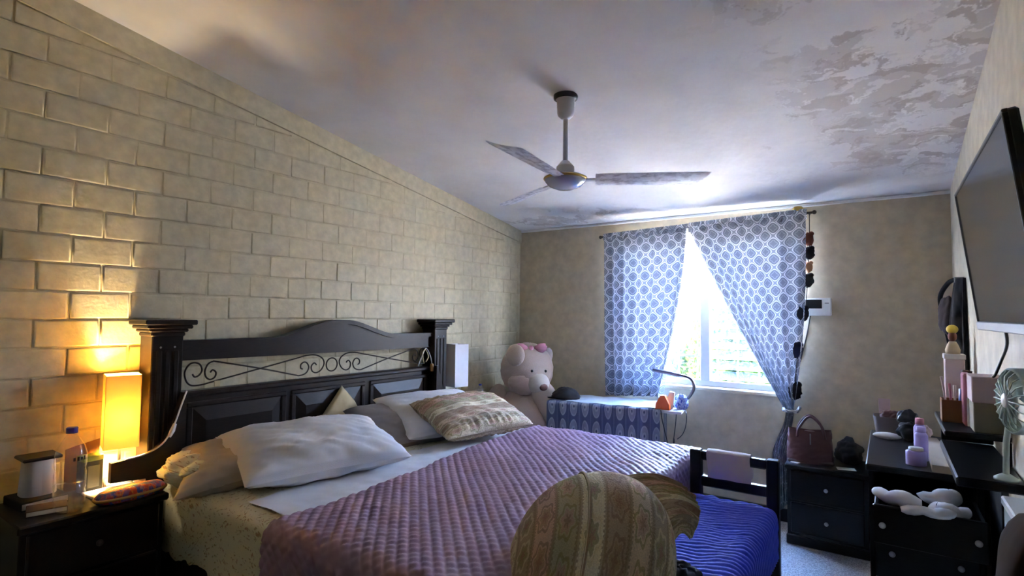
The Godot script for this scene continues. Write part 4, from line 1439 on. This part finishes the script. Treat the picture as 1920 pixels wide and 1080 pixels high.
# ---------------------------------------------------------------- television
func build_tv() -> void:
	# hangs on the right wall, tipped forward; local x runs along the wall, z looks into the room
	var t := thing("television", "big flat television tipped forward on the right wall", "television", Vector3(3.178, 1.685, -2.29))
	var tip := atan2(0.062, 0.54)
	t.transform = Transform3D(Basis(Vector3.UP, -PI / 2) * Basis(Vector3.RIGHT, tip), Vector3(3.176, 1.687, -2.29))
	var w := 0.555
	var h := 0.272
	obj("back_shell", bx(Vector3(-w, -h, -0.03), Vector3(w, h, -0.004), 0.006), mats.black_plastic, t)
	obj("rear_box", bx(Vector3(-w * 0.86, -h * 0.86, -0.052), Vector3(w * 0.86, h * 0.5, -0.03), 0.01), mats.black_plastic, t)
	obj("screen", bx(Vector3(-w + 0.008, -h + 0.02, -0.006), Vector3(w - 0.008, h - 0.008, -0.001), 0.001), mat("screen_glass", S(44, 42, 40), 0.16), t)
	var bz := MB.new()
	bz.box(Vector3(-w, h - 0.009, -0.01), Vector3(w, h, 0.003), 0.002)
	bz.box(Vector3(-w, -h + 0.02, -0.01), Vector3(-w + 0.009, h - 0.009, 0.003), 0.002)
	bz.box(Vector3(w - 0.009, -h + 0.02, -0.01), Vector3(w, h - 0.009, 0.003), 0.002)
	obj("bezel", bz.done(), mats.black_plastic, t)
	obj("lower_bar", bx(Vector3(-w, -h - 0.012, -0.012), Vector3(w, -h + 0.02, 0.006), 0.003), mat("silver", S(150, 156, 168), 0.35, {"metallic": 0.4}), t)
	obj("wall_mount", bx(Vector3(-0.12, -0.12, -0.075), Vector3(0.12, 0.05, -0.05), 0.004), mats.black_plastic, t)
	var cb := thing("television_cable", "black cable hanging from the television down to the boxes", "cable", Vector3(3.205, 1.40, -2.28))
	obj("wire", tubem(spline([Vector3(0.0, 0.03, 0.02), Vector3(0.008, -0.03, 0.0), Vector3(0.0, -0.09, -0.06), Vector3(-0.008, -0.135, -0.11), Vector3(-0.012, -0.146, -0.13)]), 0.0045, 8), mats.black_plastic, cb)

# ---------------------------------------------------------------- furniture along the right
func soft_blob(r: Vector3, sd: float, amp: float, flat_y := -99.0, fr := 2.5) -> ArrayMesh:
	var m := MB.new()
	nz.fractal_octaves = 2
	m.ball(Vector3.ZERO, r, 36, 24, func(d): return 1.0 + amp * 0.7 * nz.get_noise_3d(d.x * fr * 0.5 + sd, d.y * fr * 0.5, d.z * fr * 0.5))
	nz.fractal_octaves = 4
	for k in m.v.size():
		m.v[k].y = maxf(m.v[k].y, flat_y)
	return m.done(true)

func build_right_side() -> void:
	nz.seed = 101
	# low chest in the corner
	drawer_chest("corner_chest", "low black two-drawer chest below the gathered curtain, brown handbag on top", "chest", Vector3(2.575, 0, ZB + 0.03), 0.0, 0.46, 0.385, 0.505, 2, mats.black_wood, mats.steel)
	var ct := 0.505
	# brown handbag
	var hb := thing("handbag", "maroon-brown leather handbag with two looped handles", "handbag", Vector3(2.475, ct, -4.06), deg_to_rad(10))
	var bm := MB.new()
	bm.grid(64, 28, func(u, w):
		var an: float = -TAU * u
		var c := cos(an)
		var s := sin(an)
		var k: float = pow(pow(absf(c), 3.2) + pow(absf(s), 3.2), -1.0 / 3.2)
		var y: float = 0.2 * w
		var hx: float = 0.135 - 0.012 * w
		var hz: float = lerpf(0.075, 0.035, w)
		var pz: float = 1.0 + 0.06 * nz.get_noise_2d(c * 4.0, w * 5.0 + s)
		return Vector3(c * k * hx * pz, y + 0.012 * absf(c) * w, s * k * hz * pz), 1, 1)
	bm.lathe([Vector2(0.001, 0.196), Vector2(0.03, 0.196), Vector2(0.034, 0.19)], 32, Vector3.ZERO, 3.2)
	obj("bag_body", bm.done(true), mats.bag_maroon, hb)
	obj("bag_base", bx(Vector3(-0.132, 0, -0.072), Vector3(0.132, 0.02, 0.072), 0.008), mats.leather_brown, hb)
	for z in [0.04, -0.035]:
		obj("handle", tubem(spline([Vector3(-0.075, 0.16, z), Vector3(-0.06, 0.225, z), Vector3(0.0, 0.295, z * 0.8), Vector3(0.065, 0.24, z), Vector3(0.085, 0.16, z)]), 0.008, 8), mats.bag_maroon, hb)
	obj("trim_strap", bx(Vector3(-0.004, 0.12, 0.052), Vector3(0.004, 0.19, 0.058), 0.002), mats.steel, hb)
	var hb2 := obj("black_bag", soft_blob(Vector3(0.075, 0.085, 0.06), 4.0, 0.5, -0.075), mats.dark_cloth)
	hb2.position = Vector3(2.69, ct + 0.076, -4.13)
	tag(hb2, "crumpled black bag between handbag and dressing table", "bag")
	var pp := obj("paper_slip", bxc(Vector3.ZERO, Vector3(0.1, 0.004, 0.06), 0.001), mats.card_white)
	place(pp, Vector3(2.68, ct + 0.003, -3.985), 12.0, 0.0)
	tag(pp, "slip of paper at the front of the low chest", "paper")
	var ph := obj("photo_card", bxc(Vector3.ZERO, Vector3(0.05, 0.004, 0.035), 0.001), mats.card_white)
	place(ph, Vector3(2.40, ct + 0.003, -3.965), -20.0, 0.0)
	tag(ph, "small pale card in front of the handbag", "card")

	# dressing table facing the camera
	var dx0 := 2.815
	var dx1 := 3.225
	var dz0 := -3.80
	var dz1 := -2.90
	var dt := thing("dressing_table", "black dressing table with its top drawer pulled open", "dressing table", Vector3(dx0, 0, dz1))
	var w := dx1 - dx0
	var dp := dz1 - dz0
	var bw: Material = mats.black_wood
	obj("table_top", bx(Vector3(0, 0.77, -dp), Vector3(w, 0.80, 0), 0.005), bw, dt)
	obj("side_panel", bx(Vector3(0.01, 0, -dp + 0.01), Vector3(0.03, 0.77, -0.015), 0.003), bw, dt)
	obj("side_panel", bx(Vector3(w - 0.03, 0, -dp + 0.01), Vector3(w - 0.01, 0.77, -0.015), 0.003), bw, dt)
	obj("back_panel", bx(Vector3(0.03, 0.02, -dp + 0.01), Vector3(w - 0.03, 0.77, -dp + 0.02), 0.002), bw, dt)
	obj("plinth", bx(Vector3(0.03, 0, -0.04), Vector3(w - 0.03, 0.07, -0.02), 0.003), bw, dt)
	for k in 2:
		var y0 := 0.08 + k * 0.235
		var dr := obj("drawer", bx(Vector3(0.03, y0, -0.03), Vector3(w - 0.03, y0 + 0.225, -0.01), 0.005), bw, dt)
		for kx in [0.09, w - 0.09]:
			var kb := MB.new()
			kb.ball(Vector3(kx, y0 + 0.115, 0.006), Vector3(0.012, 0.012, 0.012), 14, 10)
			obj("knob", kb.done(true), mats.steel, dr)
	# the open top drawer: bottom, sides, front
	var od := MB.new()
	od.box(Vector3(0.035, 0.555, 0.0), Vector3(w - 0.035, 0.565, 0.255), 0.002)
	od.box(Vector3(0.035, 0.565, -0.02), Vector3(0.047, 0.70, 0.25), 0.002)
	od.box(Vector3(w - 0.047, 0.565, -0.02), Vector3(w - 0.035, 0.70, 0.25), 0.002)
	var odo := obj("open_drawer", od.done(), bw, dt)
	obj("drawer_front", bx(Vector3(0.03, 0.555, 0.25), Vector3(w - 0.03, 0.705, 0.27), 0.004), bw, odo)
	obj("runner", bx(Vector3(0.03, 0.60, 0.0), Vector3(0.035, 0.63, 0.235), 0.001), mats.steel, odo)
	for kx in [0.06, w - 0.06]:
		var kb := MB.new()
		kb.ball(Vector3(kx, 0.63, 0.28), Vector3.ONE * 0.012, 14, 10)
		obj("knob", kb.done(true), mats.steel, odo)
	# clothes lying in the drawer
	var fill := obj("folded_clothes", bx(Vector3(0.05, 0, 0.005), Vector3(w - 0.05, 0.085, 0.235), 0.03), mat("clothes_navy", S(34, 36, 56), 0.95))
	fill.position = Vector3(dx0, 0.566, dz1)
	tag(fill, "dark folded clothes filling the open drawer", "clothes")
	var sock := mat("sock_white", S(224, 220, 222), 0.95)
	var socks := [[Vector3(2.92, 0.725, -2.71), 74.0, 0.16, "rolled white sock at the drawer's left front corner"], [Vector3(3.07, 0.735, -2.79), -48.0, 0.16, "white sock lying crosswise at the back of the open drawer"], [Vector3(3.09, 0.712, -2.685), 84.0, 0.12, "small white sock near the right of the drawer front"], [Vector3(3.02, 0.707, -2.645), 97.0, 0.17, "long flat pale sock hanging along the drawer's front edge"]]
	for k in socks.size():
		var s: Array = socks[k]
		var m := MB.new()
		var L: float = s[2]
		var th := 0.55 if k == 3 else 0.8
		var bend: float = [0.35, -0.4, 0.25, 0.08][k]
		var pts := []
		var rad := []
		for j in 15:
			var q := j / 7.0 - 1.0
			pts.append(Vector3(bend * L * (q * q - 0.4) * 0.8, 0.006 * sin(q * 7.0 + k), q * L * 0.5))
			rad.append(maxf(0.002, 0.034 * pow(maxf(0.0, 1.0 - pow(absf(q), 5.0)), 0.5) * (1.0 + 0.2 * sin(q * 3.0 + k * 1.7))))
		m.tube(pts, rad, 16)
		m.moved(Transform3D(Basis.from_scale(Vector3(1, th, 1)), Vector3.ZERO))
		var o := obj("sock", m.done(true), sock)
		o.transform = Transform3D(Basis(Vector3.UP, deg_to_rad(s[1])), s[0])
		tag(o, s[3], "sock", "white socks in the drawer")
	# things on the dressing table
	var top := 0.80
	var bk := thing("basket", "grey open basket full of odds and ends at the back of the dressing table", "basket", Vector3(2.905, top, -3.72))
	var bb := MB.new()
	bb.lathe([Vector2(0.001, 0.002), Vector2(0.062, 0.0), Vector2(0.075, 0.1), Vector2(0.07, 0.1), Vector2(0.058, 0.012), Vector2(0.001, 0.012)], 32, Vector3.ZERO, 4.0)
	obj("basket_shell", bb.done(), mat("basket_grey", S(118, 108, 102), 0.8), bk)
	var lump := obj("scarf_bundle", soft_blob(Vector3(0.06, 0.045, 0.05), 9.0, 0.5), mat("dark_red", S(74, 44, 42), 0.9))
	lump.position = Vector3(2.92, top + 0.085, -3.72)
	tag(lump, "dark red bundle spilling out of the grey basket", "scarf")
	var cardo := obj("note_card", bxc(Vector3.ZERO, Vector3(0.055, 0.085, 0.004), 0.001), mats.pinkish)
	cardo.transform = Transform3D(Basis(Vector3.UP, 0.1) * Basis(Vector3.RIGHT, -0.15), Vector3(2.885, top + 0.145, -3.765))
	tag(cardo, "pale card standing up in the grey basket", "card")
	var plate := MB.new()
	plate.ball(Vector3.ZERO, Vector3(0.065, 0.018, 0.03), 24, 12)
	var plo := obj("pale_pouch", plate.done(true), mats.card_white)
	plo.position = Vector3(2.895, top + 0.018, -3.55)
	tag(plo, "slim pale pouch lying in front of the grey basket", "pouch")
	for q in [[Vector3(2.99, top + 0.05, -3.55), Vector3(0.05, 0.05, 0.045), mats.dark_cloth, "dark ball of hair ties behind the lilac bottles", 2.0], [Vector3(2.985, top + 0.11, -3.62), Vector3(0.045, 0.045, 0.03), mats.black_plastic, "black hair clip on top of the clutter behind the lilac bottles", 5.0], [Vector3(3.06, top + 0.04, -3.62), Vector3(0.03, 0.04, 0.03), mats.pinkish, "little pink pot behind the lilac bottles", 8.0]]:
		var o := obj("toiletry", soft_blob(q[1], q[4], 0.45, -q[1].y), q[2])
		o.position = q[0]
		tag(o, q[3], "toiletries", "clutter on the dressing table")
	# lilac bottles in a row, one before the other
	for k in 3:
		var b := thing("lotion_bottle", ["short lilac jar nearest the drawer", "tall lilac bottle in the middle of its row", "tall lilac bottle with a pink lid farthest back in its row"][k], "bottle", Vector3([3.0, 3.024, 3.024][k], top, [-3.02, -3.13, -3.25][k]), 0.0, "lilac bottles on the dressing table")
		var hh: float = [0.075, 0.15, 0.17][k]
		var rr: float = [0.038, 0.026, 0.024][k]
		var m := MB.new()
		m.lathe([Vector2(0.001, 0), Vector2(rr, 0.0), Vector2(rr, hh * 0.75), Vector2(rr * 0.7, hh * 0.84), Vector2(0.001, hh * 0.84)], 24)
		obj("bottle_body", m.done(), mats.lilac, b)
		var c := MB.new()
		c.lathe([Vector2(0.001, hh * 0.84), Vector2(rr * 0.75, hh * 0.84), Vector2(rr * 0.7, hh), Vector2(0.001, hh)], 20)
		obj("cap", c.done(), [mats.white_plastic, mats.lilac, mats.rose][k], b)
	var board := MB.new()
	board.prism([Vector2(-0.045, -0.0), Vector2(0.05, -0.0), Vector2(0.012, 0.66), Vector2(-0.04, 0.66)], Vector3.ZERO, Vector3.RIGHT, Vector3.BACK * -1.0, Vector3(0, 0.03, 0))
	var bo := obj("wedge_box", board.done(), mat("box_cream", S(196, 186, 170), 0.7))
	bo.position = Vector3(3.095, top, -2.915)
	tag(bo, "flat tapering cream box lying right of the lilac bottles", "box")

	# wall desk with a raised shelf under the television
	var zf := -2.22
	var zb2 := -2.86
	var xr := right_x(-2.5) - 0.004
	var wd := thing("wall_desk", "narrow black wall desk with a raised shelf below the television", "desk", Vector3(3.075, 0, zf))
	var ww := xr - 3.075
	obj("desk_top", bx(Vector3(0, 0.92, zb2 - zf), Vector3(ww, 0.95, 0), 0.005), bw, wd)
	obj("raised_shelf", bx(Vector3(-0.01, 1.03, zb2 - zf - 0.1), Vector3(ww, 1.05, -0.25), 0.004), bw, wd)
	obj("side_panel", bx(Vector3(0.005, 0.95, zb2 - zf - 0.02), Vector3(ww, 1.03, zb2 - zf), 0.003), bw, wd)
	obj("shelf_post", bx(Vector3(ww - 0.02, 0.95, -0.27), Vector3(ww, 1.03, -0.25), 0.003), bw, wd)
	obj("leg_panel", bx(Vector3(ww - 0.02, 0, zb2 - zf + 0.02), Vector3(ww, 0.92, zb2 - zf + 0.30), 0.003), bw, wd)
	var sh := 1.05
	# card box with pens and brushes
	var pb := thing("brush_box", "open brown cardboard box holding brushes and pens on the raised shelf", "box", Vector3(3.118, sh, -2.72))
	var pm := MB.new()
	pm.box(Vector3(-0.045, 0, -0.04), Vector3(0.045, 0.005, 0.04), 0.001)
	for s in [-1.0, 1.0]:
		pm.box(Vector3(-0.045, 0.005, s * 0.038 - 0.002), Vector3(0.045, 0.085, s * 0.038 + 0.002), 0.001)
		pm.box(Vector3(s * 0.043 - 0.002, 0.005, -0.036), Vector3(s * 0.043 + 0.002, 0.085, 0.036), 0.001)
	obj("carton", pm.done(), mats.card_brown, pb)
	var stick := [[-0.03, 0.16, -0.02, mats.pinkish, "pale makeup brush leaning left in the cardboard box"], [-0.015, 0.14, 0.01, mats.rose, "short pink brush in the cardboard box"], [0.0, 0.13, -0.01, mats.card_white, "white pen in the cardboard box"], [0.02, 0.12, 0.01, mats.blue_cap, "thick blue tube in the cardboard box"], [0.03, 0.19, -0.015, mats.leather_brown, "tall brown hairbrush in the cardboard box"]]
	for s in stick:
		var r := 0.014 if s[3] == mats.blue_cap or s[3] == mats.leather_brown else 0.004
		var o := obj("brush", tubem([Vector3(0, 0, 0), Vector3(s[0] * 0.3, s[1] * 0.75, s[2]), Vector3(s[0] * 0.5, s[1], s[2])], [r * 0.8, r, r * 1.25], 8), s[3])
		o.position = Vector3(3.118 + s[0] * 0.8, sh + 0.006, -2.72 + s[2])
		tag(o, s[4], "brush", "brushes in the cardboard box")
	var tb := obj("squeeze_tube", tubem([Vector3(0, 0.0, 0), Vector3(0, 0.02, 0), Vector3(0.002, 0.1, 0.0), Vector3(0.004, 0.13, 0)], [0.012, 0.013, 0.014, 0.004], 12), mats.white_plastic)
	tb.position = Vector3(3.155, sh + 0.001, -2.62)
	tag(tb, "white squeeze tube standing right of the brush box", "tube")
	var x1 := obj("flat_box", bx(Vector3(-0.052, 0, -0.07), Vector3(0.035, 0.105, 0.07), 0.003), mat("box_olive", S(128, 120, 98), 0.7))
	x1.position = Vector3(3.20, sh, -2.56)
	tag(x1, "olive-grey box on the raised shelf, under the pinkish box", "box")
	var x2 := obj("pink_box", bx(Vector3(-0.056, 0, -0.075), Vector3(0.036, 0.09, 0.075), 0.003), mats.pinkish)
	x2.position = Vector3(3.20, sh + 0.105, -2.56)
	tag(x2, "pinkish cardboard box stacked on the olive-grey box", "box")
	var x3 := obj("gift_bag", bx(Vector3(-0.012, 0, -0.04), Vector3(0.012, 0.11, 0.04), 0.004), mats.rose)
	x3.position = Vector3(3.145, sh + 0.075, -2.66)
	x3.position.y = sh
	x3.scale = Vector3(1, 1.75, 1)
	tag(x3, "slim pink bag standing left of the pinkish box", "bag")
	# tall pale box with a figurine
	var tx := thing("tall_pale_box", "tall pale box with a white lid under the figurine", "box", Vector3(3.172, top, -3.42))
	obj("box_body", bx(Vector3(-0.038, 0, -0.038), Vector3(0.038, 0.455, 0.038), 0.003), mats.pinkish, tx)
	obj("lid", bx(Vector3(-0.042, 0.45, -0.042), Vector3(0.042, 0.475, 0.042), 0.003), mats.card_white, tx)
	var fg := thing("figurine", "little figurine in cream with a yellow head on the tall pale box", "figurine", Vector3(3.168, top + 0.475, -3.42))
	var f1 := MB.new()
	f1.lathe([Vector2(0.001, 0), Vector2(0.028, 0), Vector2(0.03, 0.02), Vector2(0.022, 0.045), Vector2(0.014, 0.06), Vector2(0.001, 0.062)], 20)
	obj("figure_body", f1.done(true), mat("figure_cream", S(206, 186, 150), 0.6), fg)
	var f2 := MB.new()
	f2.ball(Vector3(0, 0.085, 0), Vector3(0.018, 0.026, 0.018), 16, 12)
	obj("figure_neck", f2.done(true), mat("figure_rust", S(124, 78, 56), 0.7), fg)
	var f3 := MB.new()
	f3.ball(Vector3(0, 0.12, 0), Vector3(0.024, 0.022, 0.022), 18, 12)
	obj("figure_head", f3.done(true), mat("figure_yellow", S(188, 164, 60), 0.6), fg)
	# dark clothes hanging in the corner
	var hs := thing("hanging_clothes", "dark scarf and bag hanging on the right wall in the corner", "clothes", Vector3(3.245, 1.0, -3.72))
	var hm := MB.new()
	hm.grid(40, 40, func(u, w2):
		var an: float = lerpf(-PI * 0.5, -PI * 1.5, u)
		var y: float = lerpf(0.0, 0.66, w2)
		var r: float = (0.045 + 0.02 * sin(u * 22.0)) * (1.0 - 0.5 * pow(w2, 3.0))
		return Vector3(cos(an) * r * 1.2, y, -sin(an) * (0.17 - 0.07 * w2) + 0.02 * nz.get_noise_2d(u * 6.0, w2 * 4.0)))
	obj("scarf", hm.done(), mats.dark_cloth, hs)
	obj("strap", tubem(spline([Vector3(-0.03, 0.66, -0.02), Vector3(-0.06, 0.64, -0.1), Vector3(-0.09, 0.56, -0.17), Vector3(-0.07, 0.42, -0.2), Vector3(-0.05, 0.3, -0.2)]), 0.012, 8), mats.dark_cloth, hs)
	obj("pouch", soft_blob(Vector3(0.045, 0.11, 0.07), 3.0, 0.3), mat("pouch_grey", S(74, 66, 70), 0.9), hs).position = Vector3(-0.06, 0.46, -0.13)
	obj("hook", bx(Vector3(-0.04, 0.64, -0.01), Vector3(0.018, 0.67, 0.01), 0.003), mats.steel, hs)
	# small desk fan
	var df := thing("desk_fan", "small pale green desk fan at the right edge under the television", "desk fan", Vector3(3.198, 0.95, -2.26))
	var gm := mat("fan_mint", S(196, 210, 200), 0.35)
	var bs := MB.new()
	bs.lathe([Vector2(0.001, 0), Vector2(0.03, 0), Vector2(0.03, 0.008), Vector2(0.012, 0.02), Vector2(0.001, 0.022)], 24)
	obj("fan_base", bs.done(true), gm, df)
	obj("fan_stem", tubem([Vector3(0, 0.015, 0), Vector3(0, 0.12, 0.02), Vector3(0.0, 0.25, 0.13)], 0.008, 10), gm, df)
	var hd := Node3D.new()
	hd.name = "fan_head"
	df.add_child(hd)
	hd.transform = Transform3D(Basis(Vector3.UP, deg_to_rad(-76)), Vector3(0.015, 0.262, 0.15))
	var rg := MB.new()
	var R := 0.088
	rg.lathe([Vector2(R, -0.022), Vector2(R + 0.006, -0.018), Vector2(R + 0.006, 0.018), Vector2(R, 0.022)], 36)
	rg.moved(Transform3D(Basis(Vector3.RIGHT, PI / 2), Vector3.ZERO))
	obj("guard_ring", rg.done(true), gm, hd)
	for k in 20:
		var a := TAU * k / 20.0
		obj("guard_wire", tubem([Vector3(cos(a) * 0.02, sin(a) * 0.02, 0.034), Vector3(cos(a) * 0.07, sin(a) * 0.07, 0.032), Vector3(cos(a) * R, sin(a) * R, 0.018)], 0.0018, 5), gm, hd)
	var hubm := MB.new()
	hubm.ball(Vector3(0, 0, 0.03), Vector3(0.024, 0.024, 0.01), 16, 10)
	obj("hub", hubm.done(true), mats.white_plastic, hd)
	for k in 3:
		var b := MB.new()
		b.grid(10, 6, func(u, v2):
			var a: float = TAU * k / 3.0 + lerpf(-0.5, 0.5, v2)
			var r: float = lerpf(0.018, 0.078, u)
			return Vector3(cos(a) * r, sin(a) * r, 0.006 * (v2 - 0.5) * 3.0))
		obj("fan_blade", b.done(), gm, hd)
	# white box and brown bag in the near right corner
	var wb := thing("white_cabinet", "white-topped narrow cabinet at the right edge in front of the dressing table", "cabinet", Vector3(3.17, 0, -1.95))
	obj("cabinet_body", bx(Vector3(0.005, 0, -0.19), Vector3(0.06, 0.905, 0.2), 0.003), mat("cabinet_teal", S(150, 168, 166), 0.5), wb)
	obj("cabinet_top", bx(Vector3(0.0, 0.905, -0.2), Vector3(0.062, 0.93, 0.21), 0.004), mats.white_plastic, wb)
	var bg := thing("brown_bag", "tall brown leather bag standing in the bottom right corner", "bag", Vector3(3.148, 0, -1.52))
	var bgm := MB.new()
	bgm.grid(48, 40, func(u, w2):
		var an: float = -TAU * u
		var k: float = pow(pow(absf(cos(an)), 3.0) + pow(absf(sin(an)), 3.0), -1.0 / 3.0)
		var y: float = 1.06 * w2
		var tp: float = 1.0 - 0.3 * smoothstep(0.62, 1.0, w2)
		if w2 > 0.9:
			tp *= sqrt(maxf(0.0, 1.0 - pow((w2 - 0.9) / 0.1, 2.0)))
		var wr: float = 1.0 + 0.08 * nz.get_noise_2d(cos(an) * 3.0 + 5.0, w2 * 6.0)
		return Vector3(cos(an) * k * 0.082 * tp * wr + 0.015 * (1.0 - tp), y, sin(an) * k * 0.15 * tp * wr))
	obj("bag_body", bgm.done(true), mat("bag_dark_brown", S(62, 46, 33), 0.85, {"metallic_specular": 0.15}), bg)
	obj("bag_strap", tubem(spline([Vector3(0.0, 1.03, -0.06), Vector3(0.01, 1.09, -0.03), Vector3(0.01, 1.09, 0.03), Vector3(0.0, 1.03, 0.06)]), 0.01, 8), mats.leather_brown, bg)
